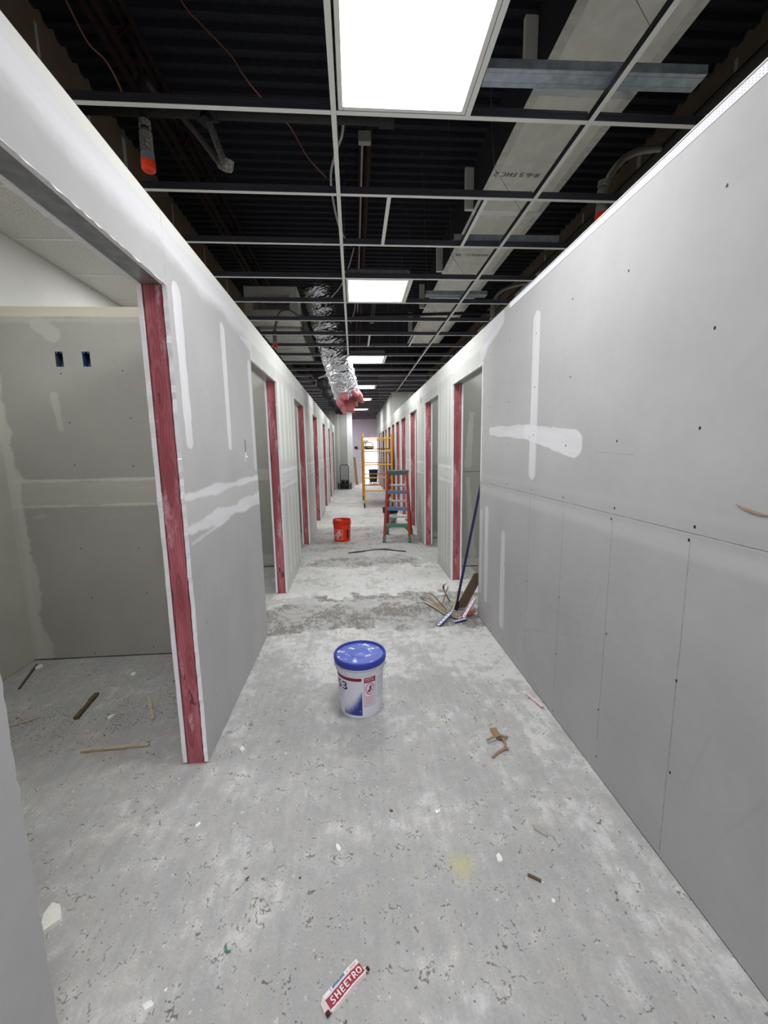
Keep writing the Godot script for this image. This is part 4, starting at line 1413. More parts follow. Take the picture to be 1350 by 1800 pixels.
func flex_duct():
	var t := thing("flexible_duct", "silver foil flexible duct hanging through the grid with torn pink end", "duct", Vector3(-0.075, 2.4, -7.25))
	var o := t.position
	var pts := curve([Vector3(-0.52, 4.0, -6.75), Vector3(-0.44, 3.70, -6.9), Vector3(-0.36, 3.38, -7.0), Vector3(-0.27, 3.05, -7.06), Vector3(-0.18, 2.74, -7.14), Vector3(-0.085, 2.43, -7.24)], 34)
	var n := FastNoiseLite.new()
	n.seed = 5
	n.frequency = 0.9
	n.fractal_octaves = 3
	var m := pts.size()
	var ns := 110
	var rings := []
	var f: Vector3 = (pts[1] - pts[0]).normalized()
	var r := f.cross(Vector3.BACK).normalized()
	for i in m:
		var g: Vector3 = (pts[mini(i + 1, m - 1)] - pts[maxi(i - 1, 0)]).normalized()
		r = (r - g * r.dot(g)).normalized()
		var s := g.cross(r)
		var ring := []
		for k in ns:
			var a := TAU * k / ns
			# helix ribs with crinkled foil between them
			var ph := i * 0.5 + a
			var rad := 0.222 + 0.006 * sin(ph) + 0.012 * n.get_noise_3d(cos(a) * 2.0, sin(a) * 2.0, i * 0.15) + 0.022 * n.get_noise_3d(cos(a) * 3.5, sin(a) * 3.5 + i * 0.05, i * 0.42)
			ring.append(pts[i] - o + (r * cos(a) + s * sin(a)) * rad)
		rings.append(ring)
	var fo := G.new(true)
	fo.smooth(true)
	for i in m - 1:
		for k in ns:
			var k2 := (k + 1) % ns
			var c: Vector3 = (pts[i] + pts[i + 1]) * 0.5 - o
			fo.quad(rings[i][k], rings[i][k2], rings[i + 1][k2], rings[i + 1][k], rings[i][k] - c)
	obj("foil_sleeve", [[fo, M.foil]], t)
	# pink wool: an uneven thick sleeve beyond the foil, folded at its rim
	var pk := G.new(true)
	pk.smooth(true)
	var e: Vector3 = pts[m - 1] - o
	var dir: Vector3 = ((pts[m - 1] - pts[m - 4]).normalized() + Vector3(0.05, 0.1, 0.95)).normalized()
	var rr := dir.cross(Vector3.BACK).normalized()
	var ss := dir.cross(rr)
	var rows := []
	for j in 9:
		var row := []
		for k in 80:
			var a := TAU * k / 80.0
			var ln := 0.17 + 0.10 * n.get_noise_2d(cos(a) * 1.3 + 9.0, sin(a) * 1.3) * 2.0
			var u: float = [-0.12, 0.3, 0.7, 1.0, 1.05, 0.9, 0.5, 0.0, -0.3][j]
			var rd: float = [0.205, 0.215, 0.225, 0.215, 0.180, 0.150, 0.145, 0.140, 0.02][j]
			rd *= 1.0 + 0.16 * n.get_noise_2d(cos(a) * 1.5 + 30.0, sin(a) * 1.5 + u * 0.8)
			var sq := 0.80 + 0.2 * absf(cos(a))
			row.append(e + dir * ln * u + (rr * cos(a) * sq + ss * sin(a)) * rd)
		rows.append(row)
	for j in 8:
		for k in 80:
			var k2 := (k + 1) % 80
			pk.quad(rows[j][k], rows[j][k2], rows[j + 1][k2], rows[j + 1][k], (rows[j][k] - e) * (1.0 if j < 4 else -1.0) + dir * (0.3 if j == 3 or j == 4 else 0.0))
	obj("pink_insulation", [[pk, M.pink]], t).set_meta("label", "torn pink glass wool at the open end")
	# a second, black sleeve hanging behind it
	var b := thing("black_sleeve", "black crumpled sleeve end hanging behind the silver flexible duct", "duct", Vector3(-0.2, 2.2, -8.0))
	var bp := curve([Vector3(-0.45, 0.75, -0.25), Vector3(-0.33, 0.48, -0.1), Vector3(-0.16, 0.22, 0.0), Vector3(0.02, 0.02, 0.08)], 6)
	var br := []
	for i in bp.size():
		br.append(0.10 + 0.03 * sin(i * 1.7))
	var bg := G.new()
	bg.tube(bp, br, 14)
	obj("sleeve", [[bg, M.black]], b)
	var bl := G.new()
	bl.tube([Vector3(-0.42, 0.65, -0.05), Vector3(-0.30, 0.68, 0.02)], 0.018, 8)
	obj("strap", [[bl, M.grey_cable]], b)

# ---------------------------------------------------------------- things on the floor
func bucket_body(t: Node3D, m: Material, open: bool, rb := 0.132, rt := 0.149, h := 0.365):
	var g := G.new()
	var rr := func(y: float) -> float: return lerpf(rb, rt, y / h)
	var prof := [Vector2(0, 0.004), Vector2(rb - 0.012, 0.004), Vector2(rb - 0.008, 0), Vector2(rb - 0.002, 0), Vector2(rb, 0.004)]
	prof.append(Vector2(rr.call(0.285), 0.285))
	for y in [0.290, 0.318, 0.330]:
		prof.append(Vector2(rr.call(y) + 0.0075, y))
		prof.append(Vector2(rr.call(y) + 0.0075, y + 0.005))
		prof.append(Vector2(rr.call(y), y + 0.0055))
		prof.append(Vector2(rr.call(y), y + 0.0115))
	prof.append(Vector2(rt, h))
	if open:
		prof.append(Vector2(rt - 0.003, h))
		prof.append(Vector2(rb - 0.004, 0.01))
		prof.append(Vector2(0, 0.01))
	else:
		prof.append(Vector2(0, h))
	g.lathe(Vector3.ZERO, prof, 48)
	obj("body", [[g, m]], t)

func bucket_skin(rb: float, rt: float, h: float, lift: float) -> Callable:
	# (arc length, height, outward) -> point on the bucket's side; arc 0 faces +z
	return func(p: Vector3) -> Vector3:
		var r := lerpf(rb, rt, p.y / h) + lift + p.z
		var a := p.x / lerpf(rb, rt, 0.5)
		return Vector3(sin(a) * r, p.y, cos(a) * r)

func skin_patch(t: Node3D, called: String, a0: float, a1: float, y0: float, y1: float, skin: Callable, m: Material):
	var g := G.new(true)
	g.smooth(true)
	var k := 32
	for i in k:
		var s0 := lerpf(a0, a1, float(i) / k)
		var s1 := lerpf(a0, a1, float(i + 1) / k)
		var u0 := float(i) / k
		var u1 := float(i + 1) / k
		var p: Vector3 = skin.call(Vector3(s0, y0, 0))
		g.quad(p, skin.call(Vector3(s1, y0, 0)), skin.call(Vector3(s1, y1, 0)), skin.call(Vector3(s0, y1, 0)), Vector3(p.x, 0, p.z), Vector2(u0, 1), Vector2(u1, 1), Vector2(u1, 0), Vector2(u0, 0))
	return obj(called, [[g, m]], t)

func bail(t: Node3D, ang: float, drop: float, m: Material, rt := 0.16):
	var pts := []
	for i in 17:
		var a := PI * i / 16.0
		pts.append(Vector3(cos(a) * rt, 0.305 - sin(a) * drop, sin(a) * (rt + 0.012)))
	var bs := Basis(Vector3.UP, ang)
	for i in pts.size():
		pts[i] = bs * pts[i]
	var g := G.new()
	g.tube(pts, 0.002, 6)
	obj("handle", [[g, m]], t)

func white_bucket():
	var t := thing("lidded_bucket", "white plastic bucket with a plaster specked blue lid, standing mid corridor", "bucket", Vector3(0.003, 0, -2.258), 0.0)
	t.scale = Vector3(0.93, 0.90, 0.93)
	var white := mottled(90, 0.02, c8(206, 207, 212), c8(222, 223, 228), 3.0, 0.5)
	bucket_body(t, white, false)
	var lim := Image.create(256, 256, false, Image.FORMAT_RGB8)
	for y in 256:
		for x in 256:
			var c := c8(58, 76, 168)
			var d := Vector2(x - 128, y - 128).length()
			if d < 112.0:
				c = c8(72, 92, 180)
			var w := wob.get_noise_2d(x * 0.9, y * 0.9 + 70.0) + 0.35 * wob.get_noise_2d(x * 7.0 + 99.0, y * 7.0)
			if w > 0.30 and d > 40.0:
				c = c.lerp(c8(226, 226, 224), clampf((w - 0.30) * 5.0, 0.0, 0.95))
			elif w > 0.14:
				c = c.lerp(c8(150, 165, 212), clampf((w - 0.14) * 2.5, 0.0, 0.5))
			lim.set_pixel(x, y, c)
	var lm := tex_mat(lim, 0.45)
	var lr := G.new()
	lr.lathe(Vector3.ZERO, [Vector2(0.152, 0.340), Vector2(0.161, 0.342), Vector2(0.163, 0.350), Vector2(0.163, 0.370), Vector2(0.160, 0.378), Vector2(0.153, 0.381), Vector2(0.148, 0.378), Vector2(0.146, 0.368)], 56)
	var l := G.new()
	l.lathe(Vector3.ZERO, [Vector2(0.146, 0.368), Vector2(0.060, 0.370), Vector2(0.058, 0.372), Vector2(0.052, 0.372), Vector2(0.050, 0.370), Vector2(0.030, 0.370), Vector2(0.028, 0.372), Vector2(0.022, 0.372), Vector2(0.020, 0.370), Vector2(0, 0.371)], 56)
	obj("lid", [[l, lm], [lr, mat(c8(46, 62, 152), 0.45)]], t).set_meta("label", "blue lid specked with dried plaster")
	# printed sleeve: red rule, blue spatter, red warning panel, grey small print
	var W := 640
	var H := 280
	var im := Image.create(W, H, false, Image.FORMAT_RGB8)
	im.fill(c8(216, 216, 224))
	var ax := func(deg: float) -> int: return int((deg + 85.0) / 170.0 * W)
	var hy := func(y: float) -> int: return int((0.285 - y) / 0.265 * H)
	im.fill_rect(Rect2i(ax.call(-80), hy.call(0.278), ax.call(2) - ax.call(-80), 22), c8(126, 26, 40))
	for y in H:
		for x in range(ax.call(-48), ax.call(3)):
			var u: float = float(x - ax.call(-48)) / float(ax.call(3) - ax.call(-48))
			var yy := 0.285 - 0.265 * y / H
			if yy < 0.022 or yy > 0.185:
				continue
			var edge := 0.045 + 0.135 * u * u
			var q := wob.get_noise_2d(x * 9.0, y * 9.0) + 0.6 * wob.get_noise_2d(x * 26.0, y * 26.0)
			if yy < edge + 0.075 * q and q > -0.42 - 0.4 * u:
				im.set_pixel(x, y, c8(36, 48, 120).lerp(c8(84, 100, 176), clampf(q + 0.4, 0.0, 1.0) * 0.5))
	var red := c8(140, 40, 54)
	var x0: int = ax.call(8)
	var x1: int = ax.call(38)
	var y0: int = hy.call(0.278)
	var y1: int = hy.call(0.082)
	im.fill_rect(Rect2i(x0, y0, x1 - x0, y1 - y0), red)
	im.fill_rect(Rect2i(x0 + 3, y0 + 36, x1 - x0 - 6, y1 - y0 - 39), c8(222, 214, 222))
	im.fill_rect(Rect2i(x0 + 8, y0 + 8, x1 - x0 - 30, 5), c8(222, 190, 200))
	im.fill_rect(Rect2i(x0 + 8, y0 + 20, x1 - x0 - 20, 4), c8(222, 190, 200))
	var cx := (x0 + x1) / 2
	var cy := y0 + 36 + 46
	for y in range(-44, 45):
		for x in range(-44, 45):
			var d := Vector2(x, y).length()
			var on := d > 37.0 and d < 42.0
			# a small figure leaning into a pail, struck through
			on = on or (Vector2(x + 6, y - 14).abs() < Vector2(14, 12) and d < 37.0) if false else on
			if d < 36.0:
				if absf(x + 8) < 13 and y > 6 and y < 24: on = true
				if Vector2(x - 4, y + 16).length() < 9.0: on = true
				if absf(x - 2 - y * 0.3) < 8.0 and y > -12 and y < 8: on = true
				if absf(x - 16) < 4 and y > -8 and y < 20: on = true
			if absf(x + y) < 4 and d < 38.0: on = true
			if on:
				im.set_pixel(cx + x, cy + y, red)
	for k in 8:
		im.fill_rect(Rect2i(x0 + 10, cy + 54 + k * 8, (x1 - x0 - 20) - (k * 7) % 17, 3), c8(176, 110, 124))
	for k in 16:
		if k != 7:
			im.fill_rect(Rect2i(ax.call(43), hy.call(0.262) + k * 10, ax.call(70) - ax.call(43) - (k * 5) % 13, 4), c8(176, 178, 186))
	for k in 5:
		im.fill_rect(Rect2i(ax.call(-70), hy.call(0.150) + k * 8, 90 - (k * 13) % 40, 3), c8(168, 170, 182))
	im.fill_rect(Rect2i(ax.call(-68), hy.call(0.170), 86, 3), c8(40, 40, 90))
	for k in 60:
		im.fill_rect(Rect2i(rng.randi_range(0, W - 6), rng.randi_range(H / 2, H - 6), rng.randi_range(2, 6), rng.randi_range(2, 5)), c8(226, 226, 226))
	var skin := bucket_skin(0.132, 0.149, 0.365, 0.0006)
	var rm := lerpf(0.132, 0.149, 0.5)
	skin_patch(t, "label_sleeve", deg_to_rad(-85) * rm, deg_to_rad(85) * rm, 0.02, 0.285, skin, tex_mat(im, 0.45))
	var navy := mat(c8(34, 34, 84), 0.5)
	letters("print", "S3", 0.085, navy, t, func(p: Vector3) -> Vector3: return skin.call(Vector3(p.x - deg_to_rad(52) * rm, p.y + 0.215, p.z)), true, 0.055)
	bail(t, deg_to_rad(165), 0.05, M.wire, 0.160)
	var ear := G.new()
	for s in [-1, 1]:
		ear.tube([Vector3(s * 0.140, 0.305, 0), Vector3(s * 0.164, 0.305, 0)], 0.012, 12)
	obj("handle_ear", [[ear, white]], t)

func orange_bucket():
	var t := thing("open_bucket", "open orange plastic bucket with white lettering beyond the loose wires", "bucket", Vector3(-0.235, 0, -6.865), 0.0)
	bucket_body(t, mat(c8(216, 52, 22), 0.45), true)
	var skin := bucket_skin(0.132, 0.149, 0.365, 0.0008)
	var white := mat(c8(236, 226, 224), 0.5)
	var off := -0.070
	var fr := func(p: Vector3) -> Vector3: return skin.call(Vector3(p.x + off, p.y + 0.125, p.z))
	var g := G.new()
	var e := 0.082
	for s in [-1, 1]:
		for k in 10:
			var q0 := lerpf(-e, e, k / 10.0)
			var q1 := lerpf(-e, e, (k + 1) / 10.0)
			g.quad(fr.call(Vector3(q0, s * e, 0)), fr.call(Vector3(q1, s * e, 0)), fr.call(Vector3(q1, s * (e - 0.004), 0)), fr.call(Vector3(q0, s * (e - 0.004), 0)), Vector3(-0.3, 0, 1))
			g.quad(fr.call(Vector3(s * e, q0, 0)), fr.call(Vector3(s * e, q1, 0)), fr.call(Vector3(s * (e - 0.004), q1, 0)), fr.call(Vector3(s * (e - 0.004), q0, 0)), Vector3(-0.3, 0, 1))
	obj("print_frame", [[g, white]], t)
	var cs := cos(deg_to_rad(45))
	for w in [["THE", 0.036, Vector2(-0.056, 0.038), 0.017], ["HOME", 0.140, Vector2(-0.008, 0.018), 0.048], ["DEPOT", 0.126, Vector2(0.018, -0.024), 0.038]]:
		var c: Vector2 = w[2]
		letters("print", w[0], w[1], white, t, func(p: Vector3) -> Vector3: return fr.call(Vector3(c.x + (p.x - p.y) * cs, c.y + (p.x + p.y) * cs, p.z)), true, w[3])
	skin_patch(t, "black_print", 0.085, 0.125, 0.05, 0.20, skin, mat(c8(52, 16, 14), 0.5))
	bail(t, deg_to_rad(185), 0.10, M.wire, 0.158)
	var sp := G.new()
	for k in 5:
		sp.box(Vector3(-0.10 + k * 0.02, 0.33 + 0.008 * sin(k * 3.0), -0.085 - 0.004 * k), Vector3(0.016, 0.03, 0.004), 0.001)
	obj("plaster_splash", [[sp, M.chip]], t)

func ladder():
	var t := thing("step_ladder", "red fibreglass step ladder with blue treads and green feet", "ladder", Vector3(0.722, 0, -6.91), deg_to_rad(-10))
	var red := mottled(95, 0.05, c8(142, 44, 36), c8(172, 62, 50), 4.0, 0.55)
	var green := mottled(96, 0.05, c8(64, 112, 92), c8(104, 146, 124), 5.0, 0.7)
	var blue := mottled(97, 0.05, c8(74, 108, 150), c8(112, 142, 176), 5.0, 0.6)
	var alu := mottled(98, 0.05, c8(150, 152, 150), c8(196, 198, 196), 4.0, 0.45, 0.5)
	var top := 1.135
	var fz := 0.33
	var rz := -0.33
	var front := func(s: int, y: float) -> Vector3: return Vector3(s * lerpf(0.210, 0.158, y / top), y, lerpf(fz, 0.02, y / top))
	var rear := func(s: int, y: float) -> Vector3: return Vector3(s * lerpf(0.215, 0.150, y / top), y, lerpf(rz, -0.06, y / top))
	for s in [-1, 1]:
		var a := G.new()
		a.bar(front.call(s, 0.05), front.call(s, top - 0.02), 0.040, 0.068, Vector3.BACK, 0.003)
		obj("front_rail", [[a, red]], t)
		var b := G.new()
		b.bar(rear.call(s, 0.05), rear.call(s, top - 0.02), 0.034, 0.044, Vector3.BACK, 0.003)
		obj("rear_rail", [[b, red]], t)
	for y in [0.29, 0.56, 0.83]:
		var l: Vector3 = front.call(-1, y)
		var r: Vector3 = front.call(1, y)
		var g := G.new()
		g.box((l + r) * 0.5 + Vector3(0, -0.003, -0.01), Vector3(r.x - l.x - 0.02, 0.006, 0.085), 0.001)
		g.box((l + r) * 0.5 + Vector3(0, -0.026, 0.034), Vector3(r.x - l.x + 0.022, 0.052, 0.005), 0.002)
		g.box((l + r) * 0.5 + Vector3(0, -0.016, -0.05), Vector3(r.x - l.x - 0.02, 0.03, 0.004), 0.001)
		if y > 0.4:
			obj("tread", [[g, blue]], t)
		else:
			obj("tread", [[g, green]], t)
	for y in [0.33, 0.62, 0.90]:
		var g := G.new()
		var l: Vector3 = rear.call(-1, y)
		var r: Vector3 = rear.call(1, y)
		g.box((l + r) * 0.5, Vector3(r.x - l.x, 0.035, 0.016), 0.004)
		g.box((l + r) * 0.5 + Vector3(0, -0.005, 0.02), Vector3(r.x - l.x - 0.02, 0.008, 0.03), 0.002)
		obj("rear_brace", [[g, alu]], t)
	# curved knee braces under the lowest tread and at the back
	for s in [-1, 1]:
		for e in [[front, 0.29], [rear, 0.33]]:
			var fn: Callable = e[0]
			var pts := []
			for k in 9:
				var q := k / 8.0
				var p: Vector3 = fn.call(s, 0.10 + (e[1] - 0.14) * q)
				p.x -= s * 0.11 * q * q
				pts.append(p)
			var g := G.new()
			for k in 8:
				var outer0: Vector3 = fn.call(s, pts[k].y)
				var outer1: Vector3 = fn.call(s, pts[k + 1].y)
				for zz in [-0.006, 0.006]:
					g.quad(pts[k] + Vector3(0, 0, zz), pts[k + 1] + Vector3(0, 0, zz), outer1 + Vector3(0, 0, zz), outer0 + Vector3(0, 0, zz), Vector3(0, 0, zz))
				g.quad(pts[k] + Vector3(0, 0, -0.006), pts[k + 1] + Vector3(0, 0, -0.006), pts[k + 1] + Vector3(0, 0, 0.006), pts[k] + Vector3(0, 0, 0.006), Vector3(-s, -0.5, 0))
			obj("knee_brace", [[g, green if fn == front else alu]], t)
	for s in [-1, 1]:
		for fn in [front, rear]:
			var p: Vector3 = fn.call(s, 0.0)
			var g := G.new()
			g.box(p + Vector3(0, 0.055, -0.006 if fn == front else 0.006), Vector3(0.044, 0.09, 0.062), 0.008)
			g.box(p + Vector3(0, 0.008, 0), Vector3(0.060, 0.016, 0.075), 0.005)
			obj("foot", [[g, green]], t)
	var cap := G.new()
	cap.box(Vector3(0, top, -0.02), Vector3(0.365, 0.055, 0.15), 0.01)
	cap.box(Vector3(0, top - 0.035, 0.045), Vector3(0.33, 0.03, 0.012), 0.003)
	obj("top_cap", [[cap, mottled(99, 0.05, c8(58, 76, 76), c8(112, 130, 128), 5.0, 0.8)]], t)
	for s in [-1, 1]:
		var sp := G.new()
		sp.bar(front.call(s, 0.66) + Vector3(-s * 0.02, 0, 0), rear.call(s, 0.66) + Vector3(-s * 0.02, 0, 0), 0.004, 0.016)
		obj("spreader", [[sp, alu]], t)

func scaffold():
	var t := thing("scaffold", "yellow rolling scaffold tower with rung frames on casters", "scaffold", Vector3(0.61, 0, -11.65))
	var yel := mottled(101, 0.05, c8(206, 150, 44), c8(228, 176, 66), 4.0, 0.5)
	var hx := 0.365
	var hz := 0.9
	for sz in [-1, 1]:
		for sx in [-1, 1]:
			var g := G.new()
			g.box(Vector3(sx * hx, 1.02, sz * hz), Vector3(0.046, 1.78, 0.046), 0.006)
			obj("post", [[g, yel]], t)
			var pin := G.new()
			for k in 10:
				pin.box(Vector3(sx * hx, 0.3 + k * 0.1, sz * hz + 0.0235), Vector3(0.012, 0.02, 0.001))
			obj("pin_holes", [[pin, M.black]], t).set_meta("kind", "stuff")
			var c := G.new()
			c.tube([Vector3(sx * hx - 0.014, 0.065, sz * hz), Vector3(sx * hx + 0.014, 0.065, sz * hz)], 0.065, 18)
			obj("caster_wheel", [[c, M.rubber]], t)
			var k2 := G.new()
			for q in [-1, 1]:
				k2.box(Vector3(sx * hx + q * 0.02, 0.09, sz * hz), Vector3(0.005, 0.10, 0.04), 0.001)
			k2.box(Vector3(sx * hx, 0.137, sz * hz), Vector3(0.05, 0.012, 0.05), 0.002)
			obj("caster_fork", [[k2, M.galv]], t)
		for y in [0.45, 0.79, 1.13, 1.47, 1.80]:
			var g := G.new()
			g.tube([Vector3(-hx, y, sz * hz), Vector3(hx, y, sz * hz)], 0.016, 10)
			obj("rung", [[g, yel]], t)
	for sx in [-1, 1]:
		for y in [1.42, 1.5]:
			var g := G.new()
			g.bar(Vector3(sx * hx, y, -hz), Vector3(sx * hx, y, hz), 0.03, 0.03, Vector3.UP, 0.004)
			obj("side_rail", [[g, yel]], t)
	var d := G.new()
	for k in 4:
		d.box(Vector3(-0.24 + k * 0.16, 1.535, 0), Vector3(0.152, 0.025, 1.74), 0.004)
	obj("deck", [[d, M.wood_dark]], t)
	# odds and ends lying on the deck
	var w := thing("power_tool", "grey and yellow tool with a loop handle on the scaffold deck", "tool", Vector3(0.40, 1.548, -10.95), deg_to_rad(15))
	var a := G.new()
	a.box(Vector3(0, 0.035, 0), Vector3(0.24, 0.07, 0.12), 0.015)
	obj("body", [[a, mat(c8(96, 98, 92), 0.6)]], w)
	var h := G.new()
	h.tube(curve([Vector3(-0.10, 0.06, 0), Vector3(-0.08, 0.14, 0), Vector3(0.02, 0.16, 0), Vector3(0.10, 0.12, 0), Vector3(0.11, 0.06, 0)]), 0.014, 8)
	obj("handle", [[h, mat(c8(110, 112, 108), 0.6)]], w)
	var y2 := G.new()
	y2.box(Vector3(0.02, 0.03, 0.064), Vector3(0.16, 0.03, 0.01), 0.004)
	obj("trim", [[y2, yel]], w)
	var bag := thing("cloth_bundle", "white cloth bundle draped on a corner of the scaffold top", "cloth", Vector3(0.27, 1.80, -10.74))
	var bg := G.new(true)
	bg.smooth(true)
	var n := FastNoiseLite.new()
	n.seed = 3
	n.frequency = 1.0
	for i in 10:
		for k in 16:
			var pt := func(ii: int, kk: int) -> Vector3:
				var th := PI * ii / 10.0
				var ph := TAU * kk / 16.0
				var d0 := Vector3(sin(th) * cos(ph), cos(th), sin(th) * sin(ph))
				return Vector3(0.03, -0.06, 0.02) + d0 * Vector3(0.07, 0.065, 0.06) * (1.0 + 0.35 * n.get_noise_3dv(d0 * 2.5))
			var q: Vector3 = pt.call(i, k)
			bg.quad(q, pt.call(i, k + 1), pt.call(i + 1, k + 1), pt.call(i + 1, k), q - Vector3(0.03, -0.06, 0.02))
	obj("cloth", [[bg, M.chip]], bag)

func far_things():
	# wheeled cart with a loop handle
	var t := thing("wheeled_cart", "black wheeled cart with a tall loop handle before the grey cross wall", "cart", Vector3(-0.40, 0, -16.25))
	var h := G.new()
	h.tube([Vector3(-0.165, 0.15, -0.1), Vector3(-0.165, 0.86, -0.16), Vector3(-0.15, 0.92, -0.165), Vector3(-0.11, 0.95, -0.17), Vector3(0.11, 0.95, -0.17), Vector3(0.15, 0.92, -0.165), Vector3(0.165, 0.86, -0.16), Vector3(0.165, 0.15, -0.1)], 0.014, 10)
	obj("handle", [[h, M.black]], t)
	for s in [-1, 1]:
		var w := G.new()
		w.tube([Vector3(s * 0.215, 0.13, -0.02), Vector3(s * 0.265, 0.13, -0.02)], 0.13, 22)
		obj("wheel", [[w, M.rubber]], t)
		var hb := G.new()
		hb.tube([Vector3(s * 0.210, 0.13, -0.02), Vector3(s * 0.270, 0.13, -0.02)], 0.055, 14)
		obj("hub", [[hb, M.galv]], t)
	var b := G.new()
	b.box(Vector3(0, 0.12, 0), Vector3(0.38, 0.18, 0.26), 0.02)
	for k in 4:
		b.box(Vector3(0, 0.06 + k * 0.035, 0.135), Vector3(0.30, 0.012, 0.02), 0.003)
	obj("chassis", [[b, M.black]], t)
	var m := G.new()
	m.tube([Vector3(-0.13, 0.29, 0), Vector3(0.02, 0.29, 0)], 0.085, 16)
	m.box(Vector3(0.10, 0.28, 0), Vector3(0.12, 0.14, 0.16), 0.02)
	m.box(Vector3(-0.05, 0.20, 0.02), Vector3(0.3, 0.05, 0.2), 0.01)
	obj("motor", [[m, M.rubber]], t)
	# boards leaning by the mauve wall
	for i in 2:
		var c := [c8(150, 122, 60), c8(220, 208, 208)][i] as Color
		var p := thing("leaning_board", ["narrow ochre board leaning on end by the mauve wall", "narrow white board leaning on end in front of the mauve wall"][i], "board", Vector3(0.03 + i * 0.075, 0, -18.35))
		var g := G.new()
		g.bar(Vector3(0.05 + 0.03 * i, 0.008, 0.1), Vector3(-0.03, 1.21, -0.30), 0.085 if i == 0 else 0.03, 0.03, Vector3.BACK, 0.004)
		obj("board", [[g, mottled(110 + i, 0.05, c, c.lightened(0.12), 4.0, 0.85)]], p)
		if i == 0:
			var e := G.new()
			e.bar(Vector3(0.10, 0.008, 0.085), Vector3(0.02, 1.21, -0.32), 0.02, 0.028, Vector3.BACK, 0.003)
			obj("dark_edge", [[e, M.wood_dark]], p)
	# rubbish bin on a dolly in front of the bright doorway
	var can := thing("rubbish_bin", "black tapered rubbish bin on a dolly in front of the bright doorway", "bin", Vector3(0.845, 0, -18.7))
	var g := G.new()
	g.lathe(Vector3(0, 0.10, 0), [Vector2(0, 0), Vector2(0.165, 0), Vector2(0.205, 0.50), Vector2(0.225, 0.505), Vector2(0.228, 0.545), Vector2(0.205, 0.545), Vector2(0.18, 0.05), Vector2(0, 0.05)], 32)
	obj("bin", [[g, mat(c8(44, 42, 56), 0.6)]], can)
	var dl := G.new()
	dl.lathe(Vector3(0, 0.075, 0), [Vector2(0, 0), Vector2(0.19, 0), Vector2(0.19, 0.03), Vector2(0, 0.03)], 28)
	obj("dolly", [[dl, M.black]], can)
	for k in 5:
		var a := TAU * k / 5.0 + 0.3
		var w := G.new()
		var c := Vector3(cos(a) * 0.165, 0.036, sin(a) * 0.165)
		w.tube([c + Vector3(-0.012, 0, 0), c + Vector3(0.012, 0, 0)], 0.036, 12)
		obj("caster", [[w, M.rubber]], can)
	var st := G.new()
	st.tube([Vector3(0.06, 0.3, 0), Vector3(0.10, 0.76, 0.02)], 0.012, 8)
	tag(obj("stick", [[st, M.wood_dark]]), "dark stick poking out of the rubbish bin", "stick")
	get_node("stick").position = can.position
	# black pail behind the ladder
	var pl := thing("black_pail", "white pail with a black lid and bands behind the step ladder", "bucket", Vector3(0.70, 0, -8.18))
	var pg := G.new()
	pg.lathe(Vector3.ZERO, [Vector2(0, 0), Vector2(0.125, 0), Vector2(0.14, 0.25), Vector2(0, 0.25)], 36)
	obj("body", [[pg, mat(c8(206, 206, 206), 0.5)]], pl)
	var pb := G.new()
	pb.lathe(Vector3.ZERO, [Vector2(0.12, 0.252), Vector2(0.152, 0.255), Vector2(0.155, 0.285), Vector2(0.146, 0.29), Vector2(0.157, 0.31), Vector2(0.146, 0.318), Vector2(0.158, 0.335), Vector2(0.158, 0.365), Vector2(0.13, 0.37), Vector2(0, 0.36)], 36)
	obj("lid", [[pb, M.black]], pl)
	var pr := G.new()
	var skin := bucket_skin(0.125, 0.14, 0.25, 0.001)
	skin_patch(pl, "dark_print", -0.11, 0.11, 0.03, 0.16, skin, mat(c8(110, 108, 112), 0.6))
	bail(pl, PI, 0.03, M.wire, 0.163)

# a strip of paper or card along pts, of width w, tipped by up
func ribbon(called: String, pts: Array, w: float, th: float, m: Material, parent: Node) -> MeshInstance3D:
	var p := curve(pts, 6)
	var g := G.new()
	for i in p.size() - 1:
		g.bar(p[i], p[i + 1] + (p[i + 1] - p[i]) * 0.08, w, th, Vector3.UP)
	return obj(called, [[g, m]], parent)

func stick(at: Vector3, to: Vector3, w: float, th: float, m: Material, label: String, group := "", cat := "wood offcut"):
	var t := thing("wood_sliver", label, cat, (at + to) * 0.5, 0.0, group)
	var h := (to - at) * 0.5
	var g := G.new()
	var k := 6
	for i in k:
		var a := -h + h * 2.0 * i / k
		var b := -h + h * 2.0 * (i + 1) / k
		var ws := w * (0.8 + 0.35 * wob.get_noise_2d(i * 90.0, at.x * 999.0))
		g.bar(a, b, ws, th * (0.85 + 0.2 * sin(i * 2.0)), Vector3.UP, minf(th, ws) * 0.12)
	obj("sliver", [[g, m]], t)
	t.position.y = th * 0.5
	return t

